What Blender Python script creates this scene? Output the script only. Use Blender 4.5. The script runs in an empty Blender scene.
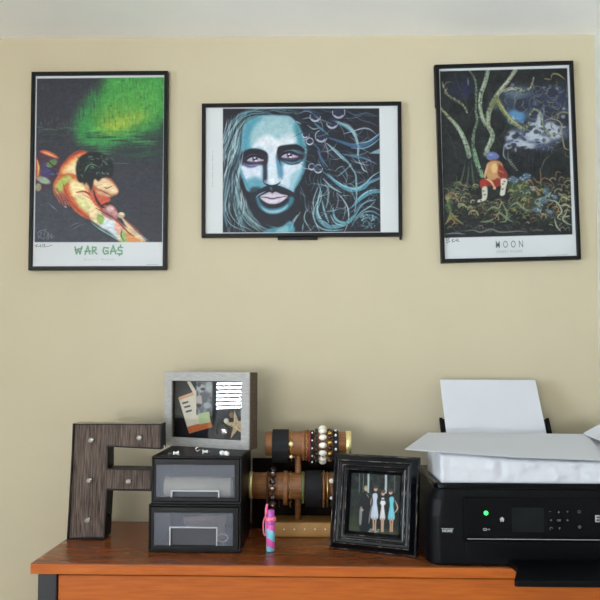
import bpy, math, random
import numpy as np
from mathutils import Vector, Matrix, Euler

SC = bpy.context.scene
COL = SC.collection
R = math.radians
random.seed(7)

# ------------------------------------------------------------------ camera
FPX = 680.0
YAW, PITCH, ROLL = R(1.15), R(2.3), R(0.2)
SHIFT = 43.0 / 600.0
CAM = Vector((0.0, -1.6, 1.654))
RM = (Matrix.Rotation(YAW, 4, 'Z') @ Matrix.Rotation(R(90) + PITCH, 4, 'X') @ Matrix.Rotation(ROLL, 4, 'Z'))
CM = Matrix.Translation(CAM) @ RM
CMI = CM.inverted()
cd = bpy.data.cameras.new('camera')
cd.sensor_width = 36
cd.lens = FPX / 600 * 36
cd.shift_y = SHIFT
cd.clip_start = 0.02
cam = bpy.data.objects.new('camera', cd)
COL.objects.link(cam)
cam.matrix_world = CM
SC.camera = cam


def ray(px, py):
    d = Vector(((px - 300) / FPX, (300 - py) / FPX + SHIFT * 600 / FPX, -1))
    return (RM.to_3x3() @ d)


def PY(px, py, Y):
    d = ray(px, py)
    return CAM + d * ((Y - CAM.y) / d.y)


def PZ(px, py, Z):
    d = ray(px, py)
    return CAM + d * ((Z - CAM.z) / d.z)


def proj(v):
    c = CMI @ v
    return (300 + FPX * c.x / -c.z, 300 - FPX * c.y / -c.z + SHIFT * 600)


# ------------------------------------------------------------------ materials
def lin(c):
    return tuple((x / 255 / 12.92) if x / 255 <= 0.04045 else ((x / 255 + 0.055) / 1.055) ** 2.4 for x in c)


def mat(name, rgb, rough=0.5, metal=0.0, var=0.06, scale=40, spec=0.5, coat=0.0, bump=0.0, emit=None, estr=1.0,
        alpha=1.0, trans=0.0, stretch=(1, 1, 1), rgb2=None, detail=3):
    m = bpy.data.materials.new(name)
    m.use_nodes = True
    nt = m.node_tree
    b = nt.nodes['Principled BSDF']
    b.inputs['Roughness'].default_value = rough
    b.inputs['Metallic'].default_value = metal
    b.inputs['Specular IOR Level'].default_value = spec
    b.inputs['Coat Weight'].default_value = coat
    b.inputs['Coat Roughness'].default_value = 0.08
    b.inputs['Alpha'].default_value = alpha
    b.inputs['Transmission Weight'].default_value = trans
    c = lin(rgb)
    c2 = lin(rgb2) if rgb2 else tuple(min(1, x * (1 + var)) for x in c)
    c1 = c if rgb2 else tuple(x * (1 - var) for x in c)
    tc = nt.nodes.new('ShaderNodeTexCoord')
    mp = nt.nodes.new('ShaderNodeMapping')
    mp.inputs['Scale'].default_value = stretch
    n = nt.nodes.new('ShaderNodeTexNoise')
    n.inputs['Scale'].default_value = scale
    n.inputs['Detail'].default_value = detail
    cr = nt.nodes.new('ShaderNodeValToRGB')
    cr.color_ramp.elements[0].position = 0.35
    cr.color_ramp.elements[1].position = 0.65
    cr.color_ramp.elements[0].color = (*c1, 1)
    cr.color_ramp.elements[1].color = (*c2, 1)
    L = nt.links.new
    L(tc.outputs['Object'], mp.inputs['Vector'])
    L(mp.outputs['Vector'], n.inputs['Vector'])
    L(n.outputs['Fac'], cr.inputs['Fac'])
    L(cr.outputs['Color'], b.inputs['Base Color'])
    if bump:
        bp = nt.nodes.new('ShaderNodeBump')
        bp.inputs['Strength'].default_value = bump
        bp.inputs['Distance'].default_value = 0.002
        L(n.outputs['Fac'], bp.inputs['Height'])
        L(bp.outputs['Normal'], b.inputs['Normal'])
    if emit:
        b.inputs['Emission Color'].default_value = (*lin(emit), 1)
        b.inputs['Emission Strength'].default_value = estr
    return m


def paint_mat(name, rough=0.45, spec=0.3):
    m = bpy.data.materials.new(name)
    m.use_nodes = True
    nt = m.node_tree
    b = nt.nodes['Principled BSDF']
    a = nt.nodes.new('ShaderNodeVertexColor')
    a.layer_name = 'paint'
    nt.links.new(a.outputs['Color'], b.inputs['Base Color'])
    b.inputs['Roughness'].default_value = rough
    b.inputs['Specular IOR Level'].default_value = spec
    return m


def glass_mat(name, ior=1.6, tint=(1, 1, 1), rough=0.0, base=0.0):
    m = bpy.data.materials.new(name)
    m.use_nodes = True
    nt = m.node_tree
    nt.nodes.remove(nt.nodes['Principled BSDF'])
    out = nt.nodes['Material Output']
    t = nt.nodes.new('ShaderNodeBsdfTransparent')
    t.inputs['Color'].default_value = (*tint, 1)
    g = nt.nodes.new('ShaderNodeBsdfGlossy')
    g.inputs['Roughness'].default_value = rough
    f = nt.nodes.new('ShaderNodeFresnel')
    f.inputs['IOR'].default_value = ior
    mx = nt.nodes.new('ShaderNodeMixShader')
    nt.links.new(f.outputs['Fac'], mx.inputs['Fac'])
    nt.links.new(t.outputs[0], mx.inputs[1])
    nt.links.new(g.outputs[0], mx.inputs[2])
    nt.links.new(mx.outputs[0], out.inputs['Surface'])
    return m


def frosted_mat(name, rgb, a):
    m = bpy.data.materials.new(name)
    m.use_nodes = True
    nt = m.node_tree
    b = nt.nodes['Principled BSDF']
    b.inputs['Base Color'].default_value = (*lin(rgb), 1)
    b.inputs['Roughness'].default_value = 0.35
    b.inputs['Alpha'].default_value = a
    n = nt.nodes.new('ShaderNodeTexNoise')
    n.inputs['Scale'].default_value = 900
    bp = nt.nodes.new('ShaderNodeBump')
    bp.inputs['Strength'].default_value = 0.25
    bp.inputs['Distance'].default_value = 0.001
    tc = nt.nodes.new('ShaderNodeTexCoord')
    nt.links.new(tc.outputs['Object'], n.inputs['Vector'])
    nt.links.new(n.outputs['Fac'], bp.inputs['Height'])
    nt.links.new(bp.outputs['Normal'], b.inputs['Normal'])
    return m


M = {}
M['wall'] = mat('wall_paint', (193, 182, 156), 0.85, var=0.015, scale=6, bump=0.0, spec=0.2)
M['wall_side'] = mat('side_wall_paint', (204, 203, 192), 0.85, var=0.015, scale=6, spec=0.2)
M['ceiling'] = mat('ceiling_paint', (250, 249, 247), 0.9, var=0.01, scale=8, spec=0.2)
M['floor'] = mat('floor_carpet', (205, 202, 198), 0.95, var=0.08, scale=200, spec=0.1)
M['white'] = mat('white_paint', (235, 235, 230), 0.5)
M['black_frame'] = mat('black_frame', (13, 13, 15), 0.4, var=0.1, scale=80, spec=0.25)
M['print'] = paint_mat('printed_paper', 0.5, 0.35)
M['print_gloss'] = paint_mat('printed_photo', 0.45, 0.15)
M['orange_wood'] = mat('orange_wood', (164, 77, 10), 0.55, rgb2=(180, 92, 18), scale=14, stretch=(1, 8, 14), spec=0.35, detail=6)
M['orange_top'] = mat('orange_wood_top', (120, 62, 30), 0.27, rgb2=(134, 72, 36), scale=9, stretch=(2, 12, 5), spec=0.5, detail=6)
M['black_metal'] = mat('black_metal', (24, 25, 29), 0.45, var=0.1)
M['rust_metal'] = mat('dark_tin', (20, 18, 20), 0.5, var=0.25, scale=60, metal=0.0, spec=0.25)
M['tin_top'] = mat('brass_tin', (150, 138, 108), 0.45, var=0.2, scale=60, metal=0.5)
M['grain'] = mat('weathered_wood', (58, 48, 43), 0.75, rgb2=(112, 97, 88), scale=30, stretch=(14, 10, 0.8), spec=0.2, bump=0.4, detail=8)
M['bulb'] = frosted_mat('bulb_glass', (214, 206, 196), 0.4)
M['silver'] = mat('silver_metal', (200, 200, 200), 0.25, metal=1.0)
M['plastic_black'] = mat('black_plastic', (8, 8, 11), 0.4, var=0.1, spec=0.2)
M['frost'] = frosted_mat('frosted_plastic', (118, 122, 136), 0.34)
M['pull'] = frosted_mat('clear_plastic_edge', (205, 208, 216), 0.75)
M['cream'] = mat('cream_roll', (226, 218, 196), 0.7)
M['pale_pink'] = mat('pale_pink', (205, 170, 165), 0.6)
M['dark_grey'] = mat('dark_grey', (66, 66, 72), 0.6)
M['grey_wood'] = mat('grey_wood', (154, 152, 149), 0.6, rgb2=(170, 168, 165), scale=30, stretch=(2, 2, 10), spec=0.3, detail=6)
M['brown_side'] = mat('brown_wood', (74, 60, 50), 0.6, rgb2=(98, 80, 66), scale=30, stretch=(4, 4, 10), spec=0.3)
M['navy'] = mat('navy_card', (20, 26, 38), 0.7, var=0.2)
M['glass'] = glass_mat('picture_glass', 1.5)
M['pane'] = glass_mat('window_glass', 1.45)
M['tan_wood'] = mat('tan_wood', (120, 76, 42), 0.5, rgb2=(146, 98, 58), scale=20, stretch=(1, 10, 10))
M['gold'] = mat('gold_metal', (214, 170, 84), 0.28, metal=0.9)
M['palegold'] = mat('pale_gold', (236, 220, 160), 0.3, metal=0.6)
M['fabric_black'] = mat('black_fabric', (8, 8, 14), 0.8, var=0.2, scale=300)
M['leather'] = mat('brown_leather', (70, 40, 28), 0.6, var=0.2)
M['red'] = mat('red_cord', (165, 40, 50), 0.5)
M['green'] = mat('green_enamel', (88, 104, 56), 0.4)
M['pearl'] = mat('pearl_white', (236, 230, 215), 0.2, coat=0.6)
M['crystal'] = mat('crystal', (225, 225, 228), 0.12, coat=1.0, metal=0.3)
M['bead'] = mat('dark_bead', (40, 30, 28), 0.25, coat=0.5)
M['pink'] = mat('pink_plastic', (214, 88, 160), 0.35, var=0.05)
M['purple'] = mat('purple_plastic', (186, 84, 176), 0.35, var=0.05)
M['coral'] = mat('coral_pink', (244, 120, 150), 0.4, var=0.05)
M['frame_paint'] = mat('worn_black_paint', (7, 9, 14), 0.22, var=0.2, scale=60, spec=0.4)
M['printer'] = mat('printer_black', (6, 6, 10), 0.38, var=0.1, scale=120, spec=0.13)
M['printer_gloss'] = mat('printer_gloss_black', (5, 5, 8), 0.25, var=0.1, spec=0.12)
M['lcd'] = mat('lcd_dark', (20, 23, 24), 0.3, var=0.2, spec=0.12)
M['line'] = mat('silver_line', (168, 168, 170), 0.4)
M['icon'] = mat('icon_grey', (170, 170, 175), 0.5)
M['icon_dim'] = mat('icon_dim', (96, 96, 102), 0.5)
M['led'] = mat('green_led', (60, 240, 110), 0.4, emit=(60, 255, 110), estr=1.4)
M['paper'] = mat('white_paper', (204, 205, 211), 0.8, var=0.008, scale=10, spec=0.2)
M['wrap'] = mat('white_wrap', (202, 203, 210), 0.65, var=0.01, scale=8, spec=0.3)
M['pin'] = mat('white_plastic', (238, 238, 236), 0.35)
M['text_green'] = mat('text_green', (110, 150, 122), 0.7)
M['text_grey'] = mat('text_grey', (110, 114, 118), 0.7)
M['text_pale'] = mat('text_pale', (160, 164, 166), 0.7)
M['ink'] = mat('ink', (40, 42, 46), 0.7)


# worn edges of the distressed frame: chipped pale paint over black
def worn():
    m = mat('chipped_edge', (16, 15, 17), 0.45, rgb2=(140, 128, 120), scale=45, stretch=(1, 1, 1), detail=6)
    cr = [n for n in m.node_tree.nodes if n.type == 'VALTORGB'][0]
    cr.color_ramp.elements[0].position = 0.5
    cr.color_ramp.elements[1].position = 0.66
    return m


M['worn'] = worn()


def blind_mat():
    m = bpy.data.materials.new('blind_slat'); m.use_nodes = True
    nt = m.node_tree; nt.nodes.remove(nt.nodes['Principled BSDF'])
    d = nt.nodes.new('ShaderNodeBsdfDiffuse'); t = nt.nodes.new('ShaderNodeBsdfTranslucent'); x = nt.nodes.new('ShaderNodeMixShader')
    d.inputs[0].default_value = (.82, .84, .86, 1); t.inputs[0].default_value = (.7, .8, .88, 1); x.inputs[0].default_value = 0.03
    nt.links.new(d.outputs[0], x.inputs[1]); nt.links.new(t.outputs[0], x.inputs[2]); nt.links.new(x.outputs[0], nt.nodes['Material Output'].inputs['Surface'])
    return m


M['blind'] = blind_mat()
M['dark_fill'] = mat('dark_brown_fill', (24, 17, 13), 0.85, var=0.2, spec=0.1)

# ------------------------------------------------------------------ object helpers
W = {}


def reg(o, mw):
    W[o.name] = mw


def tag(o, label=None, cat=None, group=None, kind=None):
    if label: o['label'] = label
    if cat: o['category'] = cat
    if group: o['group'] = group
    if kind: o['kind'] = kind
    return o


def thing(name, loc, label, cat, rot=(0, 0, 0), group=None):
    o = bpy.data.objects.new(name, None)
    o.empty_display_size = 0.03
    COL.objects.link(o)
    o.location = loc
    o.rotation_euler = rot
    reg(o, Matrix.Translation(Vector(loc)) @ Euler(rot).to_matrix().to_4x4())
    return tag(o, label, cat, group)


class MB:
    def __init__(s):
        s.v = []; s.f = []; s.sm = []

    def add(s, vs, fs, mtx=None, smooth=False):
        n = len(s.v)
        for v in vs:
            v = Vector(v)
            s.v.append(mtx @ v if mtx is not None else v)
        for f in fs:
            s.f.append([i + n for i in f]); s.sm.append(smooth)
        return s

    def box(s, x0, x1, y0, y1, z0, z1, mtx=None):
        vs = [(x, y, z) for z in (z0, z1) for (x, y) in ((x0, y0), (x1, y0), (x1, y1), (x0, y1))]
        return s.add(vs, [(3, 2, 1, 0), (4, 5, 6, 7), (0, 1, 5, 4), (1, 2, 6, 5), (2, 3, 7, 6), (3, 0, 4, 7)], mtx)

    def prism(s, poly, y0, y1, mtx=None):
        # poly in (x, z), extruded along y
        n = len(poly)
        a = sum(poly[i][0] * poly[(i + 1) % n][1] - poly[(i + 1) % n][0] * poly[i][1] for i in range(n))
        if a < 0: poly = poly[::-1]
        vs = [(x, y0, z) for x, z in poly] + [(x, y1, z) for x, z in poly]
        fs = [list(range(n)), list(range(2 * n - 1, n - 1, -1))]
        for i in range(n):
            j = (i + 1) % n
            fs.append((i, i + n, j + n, j))
        return s.add(vs, fs, mtx)

    def lathe(s, prof, seg=24, mtx=None, smooth=True):
        # prof [(r, z)] around local z
        vs = []; fs = []
        for r, z in prof:
            for k in range(seg):
                a = 2 * math.pi * k / seg
                vs.append((r * math.cos(a), r * math.sin(a), z))
        for i in range(len(prof) - 1):
            for k in range(seg):
                k2 = (k + 1) % seg
                fs.append((i * seg + k, i * seg + k2, (i + 1) * seg + k2, (i + 1) * seg + k))
        fs.append(list(range(seg))[::-1])
        fs.append([(len(prof) - 1) * seg + k for k in range(seg)])
        return s.add(vs, fs, mtx, smooth)

    def sphere(s, c, r, mtx=None, seg=12, ring=8, sc=(1, 1, 1)):
        vs = [(c[0], c[1], c[2] - r * sc[2])]; fs = []
        for i in range(1, ring):
            t = math.pi * i / ring
            for k in range(seg):
                a = 2 * math.pi * k / seg
                vs.append((c[0] + r * sc[0] * math.sin(t) * math.cos(a), c[1] + r * sc[1] * math.sin(t) * math.sin(a), c[2] - r * sc[2] * math.cos(t)))
        vs.append((c[0], c[1], c[2] + r * sc[2]))
        for k in range(seg):
            fs.append((0, 1 + (k + 1) % seg, 1 + k))
            fs.append((len(vs) - 1, 1 + (ring - 2) * seg + k, 1 + (ring - 2) * seg + (k + 1) % seg))
        for i in range(ring - 2):
            for k in range(seg):
                k2 = (k + 1) % seg
                fs.append((1 + i * seg + k, 1 + i * seg + k2, 1 + (i + 1) * seg + k2, 1 + (i + 1) * seg + k))
        return s.add(vs, fs, mtx, True)

    def tube(s, pts, r, seg=8, closed=False, mtx=None, flat=1.0):
        pts = [Vector(p) for p in pts]
        n = len(pts); vs = []; fs = []
        prev = None
        for i, p in enumerate(pts):
            if closed:
                t = pts[(i + 1) % n] - pts[i - 1]
            else:
                t = pts[min(i + 1, n - 1)] - pts[max(i - 1, 0)]
            t.normalize()
            if prev is None:
                u = t.orthogonal().normalized()
            else:
                u = (prev - t * prev.dot(t)).normalized()
            prev = u
            w = t.cross(u)
            rr = r[i] if isinstance(r, (list, tuple)) else r
            for k in range(seg):
                a = 2 * math.pi * k / seg
                vs.append(p + u * rr * math.cos(a) + w * rr * flat * math.sin(a))
        for i in range(n if closed else n - 1):
            j = (i + 1) % n
            for k in range(seg):
                k2 = (k + 1) % seg
                fs.append((i * seg + k, i * seg + k2, j * seg + k2, j * seg + k))
        if not closed:
            fs.append(list(range(seg))[::-1])
            fs.append([(n - 1) * seg + k for k in range(seg)])
        return s.add(vs, fs, mtx, True)

    def band(s, r0, r1, x0, x1, seg=40, mtx=None, sy=1.0, dz=0.0, smooth=True):
        # hollow ring round the local x axis
        vs = []; fs = []
        for k in range(seg):
            a = 2 * math.pi * k / seg
            for (r, x) in ((r0, x0), (r1, x0), (r1, x1), (r0, x1)):
                vs.append((x, r * math.cos(a), r * sy * math.sin(a) + dz))
        for k in range(seg):
            k2 = (k + 1) % seg
            for j in range(4):
                j2 = (j + 1) % 4
                fs.append((k * 4 + j, k2 * 4 + j, k2 * 4 + j2, k * 4 + j2))
        return s.add(vs, fs, mtx, False)

    def ring(s, w, h, prof, mtx=None):
        # mitred picture moulding in local xz plane centred on origin; prof [(inset, depth toward viewer -y)], closed
        vs = []; fs = []
        n = len(prof)
        for (i, d) in prof:
            x, z = w / 2 - i, h / 2 - i
            vs += [(-x, -d, -z), (x, -d, -z), (x, -d, z), (-x, -d, z)]
        for i in range(n):
            j = (i + 1) % n
            for k in range(4):
                k2 = (k + 1) % 4
                fs.append((i * 4 + k, i * 4 + k2, j * 4 + k2, j * 4 + k))
        return s.add(vs, fs, mtx)

    def text(s, body, size, mtx, align='CENTER', spacing=1.0, thick=0.0, xs=1.0):
        cu = bpy.data.curves.new('t', 'FONT')
        cu.body = body; cu.size = size; cu.align_x = align; cu.space_character = spacing
        cu.offset = thick; cu.extrude = 0.0001
        cu.resolution_u = 3
        ob = bpy.data.objects.new('t', cu)
        COL.objects.link(ob)
        dg = bpy.context.evaluated_depsgraph_get()
        me = bpy.data.meshes.new_from_object(ob.evaluated_get(dg))
        # text lies in local xy; stand it up into xz, facing -y
        up = Matrix(((xs, 0, 0, 0), (0, 0, -1, 0), (0, 1, 0, 0), (0, 0, 0, 1)))
        s.add([up @ v.co for v in me.vertices], [list(p.vertices) for p in me.polygons], mtx)
        bpy.data.objects.remove(ob); bpy.data.curves.remove(cu); bpy.data.meshes.remove(me)
        return s

    def build(s, name, m, parent=None, world=True, bev=0.0, seg=2):
        me = bpy.data.meshes.new(name)
        vs = s.v
        if parent is not None and world:
            inv = W[parent.name].inverted()
            vs = [inv @ v for v in vs]
        me.from_pydata([tuple(v) for v in vs], [], s.f)
        me.materials.append(m)
        me.polygons.foreach_set('use_smooth', s.sm)
        import bmesh as _b
        bm = _b.new(); bm.from_mesh(me)
        _b.ops.recalc_face_normals(bm, faces=bm.faces)
        bm.to_mesh(me); bm.free()
        me.update()
        o = bpy.data.objects.new(name, me)
        COL.objects.link(o)
        if parent is not None:
            o.parent = parent
            W[o.name] = W[parent.name]
        else:
            W[o.name] = Matrix.Identity(4)
        if bev:
            b = o.modifiers.new('bevel', 'BEVEL'); b.width = bev; b.segments = seg; b.limit_method = 'ANGLE'; b.angle_limit = R(40)
            b.harden_normals = False
        return o


def B(x0, x1, y0, y1, z0, z1, mtx=None):
    return MB().box(x0, x1, y0, y1, z0, z1, mtx)


def spline(pts, n=8):
    P = [np.array(p, float) for p in pts]
    P = [2 * P[0] - P[1]] + P + [2 * P[-1] - P[-2]]
    out = []
    for i in range(1, len(P) - 2):
        for k in range(n):
            t = k / n
            a, b, c, d = P[i - 1], P[i], P[i + 1], P[i + 2]
            out.append(0.5 * (2 * b + (c - a) * t + (2 * a - 5 * b + 4 * c - d) * t * t + (3 * b - a - 3 * c + d) * t ** 3))
    out.append(P[-2])
    return out


# ------------------------------------------------------------------ paint for the printed pictures
class Paint:
    """A little software painter: colours of a flat printed picture, in picture units."""

    def __init__(s, x0, y0, x1, y1, base, S=2.6):
        s.x0, s.y0, s.S = x0, y0, S
        s.W = int((x1 - x0) * S) + 2; s.H = int((y1 - y0) * S) + 2
        s.a = np.empty((s.H, s.W, 3), float); s.a[:] = base
        s.X = x0 + np.arange(s.W) / S; s.Y = y0 + np.arange(s.H) / S
        s.rng = np.random.RandomState(3)

    def mix(s, m, c, sl=(slice(None), slice(None))):
        s.a[sl] += (np.array(c, float) - s.a[sl]) * m[..., None]

    def sub(s, x0, y0, x1, y1):
        i0 = max(0, int((x0 - s.x0) * s.S)); i1 = min(s.W, int((x1 - s.x0) * s.S) + 2)
        j0 = max(0, int((y0 - s.y0) * s.S)); j1 = min(s.H, int((y1 - s.y0) * s.S) + 2)
        return (slice(j0, j1), slice(i0, i1)) if i1 > i0 and j1 > j0 else None

    def blob(s, cx, cy, rx, ry, c, al=1.0, soft=0.5, ang=0):
        m = max(rx, ry) * 1.6
        sl = s.sub(cx - m, cy - m, cx + m, cy + m)
        if sl is None: return
        X, Y = np.meshgrid(s.X[sl[1]] - cx, s.Y[sl[0]] - cy)
        ca, sa = math.cos(R(ang)), math.sin(R(ang))
        d = np.sqrt(((X * ca + Y * sa) / rx) ** 2 + ((-X * sa + Y * ca) / ry) ** 2)
        k = np.clip((1 + soft * 0.5 - d) / max(soft, 0.02), 0, 1)
        s.mix(k * k * (3 - 2 * k) * al, c, sl)

    def poly(s, pts, c, al=1.0, soft=0.6, smooth=True):
        if smooth:
            q = list(pts) + [pts[0]]
            P = [np.array(p, float) for p in pts]
            n = len(P); out = []
            for i in range(n):
                a, b, c_, d = P[i - 1], P[i], P[(i + 1) % n], P[(i + 2) % n]
                for k in range(5):
                    t = k / 5
                    out.append(0.5 * (2 * b + (c_ - a) * t + (2 * a - 5 * b + 4 * c_ - d) * t * t + (3 * b - a - 3 * c_ + d) * t ** 3))
            pts = out
        xs = [p[0] for p in pts]; ys = [p[1] for p in pts]
        e = soft + 1
        sl = s.sub(min(xs) - e, min(ys) - e, max(xs) + e, max(ys) + e)
        if sl is None: return
        X, Y = np.meshgrid(s.X[sl[1]], s.Y[sl[0]])
        ins = np.zeros(X.shape, bool); D = np.full(X.shape, 1e9)
        n = len(pts)
        for i in range(n):
            xa, ya = pts[i]; xb, yb = pts[(i + 1) % n]
            if ya != yb:
                cond = ((ya > Y) != (yb > Y)) & (X < (xb - xa) * (Y - ya) / (yb - ya) + xa)
                ins ^= cond
            dx, dy = xb - xa, yb - ya
            L = dx * dx + dy * dy + 1e-9
            t = np.clip(((X - xa) * dx + (Y - ya) * dy) / L, 0, 1)
            D = np.minimum(D, (X - xa - t * dx) ** 2 + (Y - ya - t * dy) ** 2)
        sd = np.sqrt(D) * np.where(ins, 1, -1)
        k = np.clip(0.5 + sd / max(soft, 0.2) / 2, 0, 1)
        s.mix(k * k * (3 - 2 * k) * al, c, sl)

    def stroke(s, pts, w, c, al=1.0, soft=0.5, taper=True, c2=None):
        q = spline(pts, 7)
        n = len(q)
        if not isinstance(w, (list, tuple)): w = [w]
        ws = np.interp(np.linspace(0, 1, n), np.linspace(0, 1, len(w)), w) if len(w) > 1 else np.full(n, w[0])
        if taper: ws = ws * (0.25 + 0.75 * np.sin(np.linspace(0.12, math.pi - 0.12, n)))
        e = max(ws) + 1.5
        sl = s.sub(min(p[0] for p in q) - e, min(p[1] for p in q) - e, max(p[0] for p in q) + e, max(p[1] for p in q) + e)
        if sl is None: return
        X, Y = np.meshgrid(s.X[sl[1]], s.Y[sl[0]])
        K = np.zeros(X.shape)
        for i in range(n - 1):
            xa, ya = q[i]; xb, yb = q[i + 1]
            dx, dy = xb - xa, yb - ya
            L = dx * dx + dy * dy + 1e-9
            t = np.clip(((X - xa) * dx + (Y - ya) * dy) / L, 0, 1)
            d = np.sqrt((X - xa - t * dx) ** 2 + (Y - ya - t * dy) ** 2)
            hw = (ws[i] + ws[i + 1]) / 4
            K = np.maximum(K, np.clip((hw + soft / 2 - d) / soft, 0, 1) * min(1, hw * 2 / 0.6))
        s.mix(K * al, c, sl)

    def arc(s, cx, cy, r, a0, a1, w, c, al=1.0):
        pts = [(cx + r * math.cos(R(a)), cy + r * math.sin(R(a))) for a in np.linspace(a0, a1, 9)]
        s.stroke(pts, w, c, al, taper=False)

    def noise(s, amp, cell=1.2, cx=None, cy=None, mask=None):
        cx = cx or cell; cy = cy or cell
        h = int(s.H / s.S / cy) + 3; w = int(s.W / s.S / cx) + 3
        g = s.rng.randn(h, w)
        yi = np.arange(s.H) / s.S / cy; xi = np.arange(s.W) / s.S / cx
        y0 = yi.astype(int); x0 = xi.astype(int); fy = (yi - y0)[:, None]; fx = (xi - x0)[None, :]
        v = (g[y0][:, x0] * (1 - fy) * (1 - fx) + g[y0 + 1][:, x0] * fy * (1 - fx) + g[y0][:, x0 + 1] * (1 - fy) * fx + g[y0 + 1][:, x0 + 1] * fy * fx)
        if mask is not None: v = v * mask
        return v * amp

    def sample(s, px, py):
        x = np.clip((px - s.x0) * s.S, 0, s.W - 1.001); y = np.clip((py - s.y0) * s.S, 0, s.H - 1.001)
        xi = x.astype(int); yi = y.astype(int); fx = (x - xi)[..., None]; fy = (y - yi)[..., None]
        a = s.a
        x2 = np.minimum(xi + 1, s.W - 1); y2 = np.minimum(yi + 1, s.H - 1)
        return (a[yi, xi] * (1 - fx) * (1 - fy) + a[yi, x2] * fx * (1 - fy) + a[y2, xi] * (1 - fx) * fy + a[y2, x2] * fx * fy)


def picture(name, parent, w, h, y, P, pixw, m, corners=None, gain=0.88, sat=0.87, dx=0.0, dz=0.0):
    """flat printed sheet, w by h, facing -y of its parent. The sheet is painted with P over the
    straight picture quad 'corners' (tl, tr, br, bl in picture units)."""
    nx = pixw; nz = max(2, int(pixw * h / w))
    u = np.linspace(0, 1, nx + 1); v = np.linspace(0, 1, nz + 1)
    U, V = np.meshgrid(u, v)
    co = np.zeros(((nx + 1) * (nz + 1), 3))
    co[:, 0] = (U.ravel() - 0.5) * w + dx; co[:, 1] = y; co[:, 2] = (0.5 - V.ravel()) * h + dz
    tl, tr, br, bl = [np.array(c, float) for c in corners]
    uu = U.ravel()[:, None]; vv = V.ravel()[:, None]
    q = (tl * (1 - uu) + tr * uu) * (1 - vv) + (bl * (1 - uu) + br * uu) * vv
    colr = np.clip(P.sample(q[:, 0], q[:, 1]) / 255.0, 0, 1)
    gm = colr.mean(1, keepdims=True); colr = np.clip(gm + (colr - gm) * sat, 0, 1)
    colr = np.where(colr <= 0.04045, colr / 12.92, ((colr + 0.055) / 1.055) ** 2.4)
    colr = np.clip(colr * gain, 0, 0.92)
    i = np.arange(nx)[None, :] + (nx + 1) * np.arange(nz)[:, None]
    i = i.ravel()
    faces = np.stack([i + nx + 1, i + nx + 2, i + 1, i], 1)
    me = bpy.data.meshes.new(name)
    me.vertices.add(len(co)); me.vertices.foreach_set('co', co.ravel())
    me.loops.add(faces.size); me.loops.foreach_set('vertex_index', faces.ravel().astype(np.int32))
    me.polygons.add(len(faces))
    me.polygons.foreach_set('loop_start', np.arange(0, faces.size, 4, dtype=np.int32))
    me.update(calc_edges=True)
    at = me.color_attributes.new('paint', 'FLOAT_COLOR', 'POINT')
    rgba = np.ones((len(co), 4)); rgba[:, :3] = colr
    at.data.foreach_set('color', rgba.ravel())
    me.materials.append(m)
    o = bpy.data.objects.new(name, me)
    COL.objects.link(o)
    o.parent = parent
    W[o.name] = W[parent.name]
    return o


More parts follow.
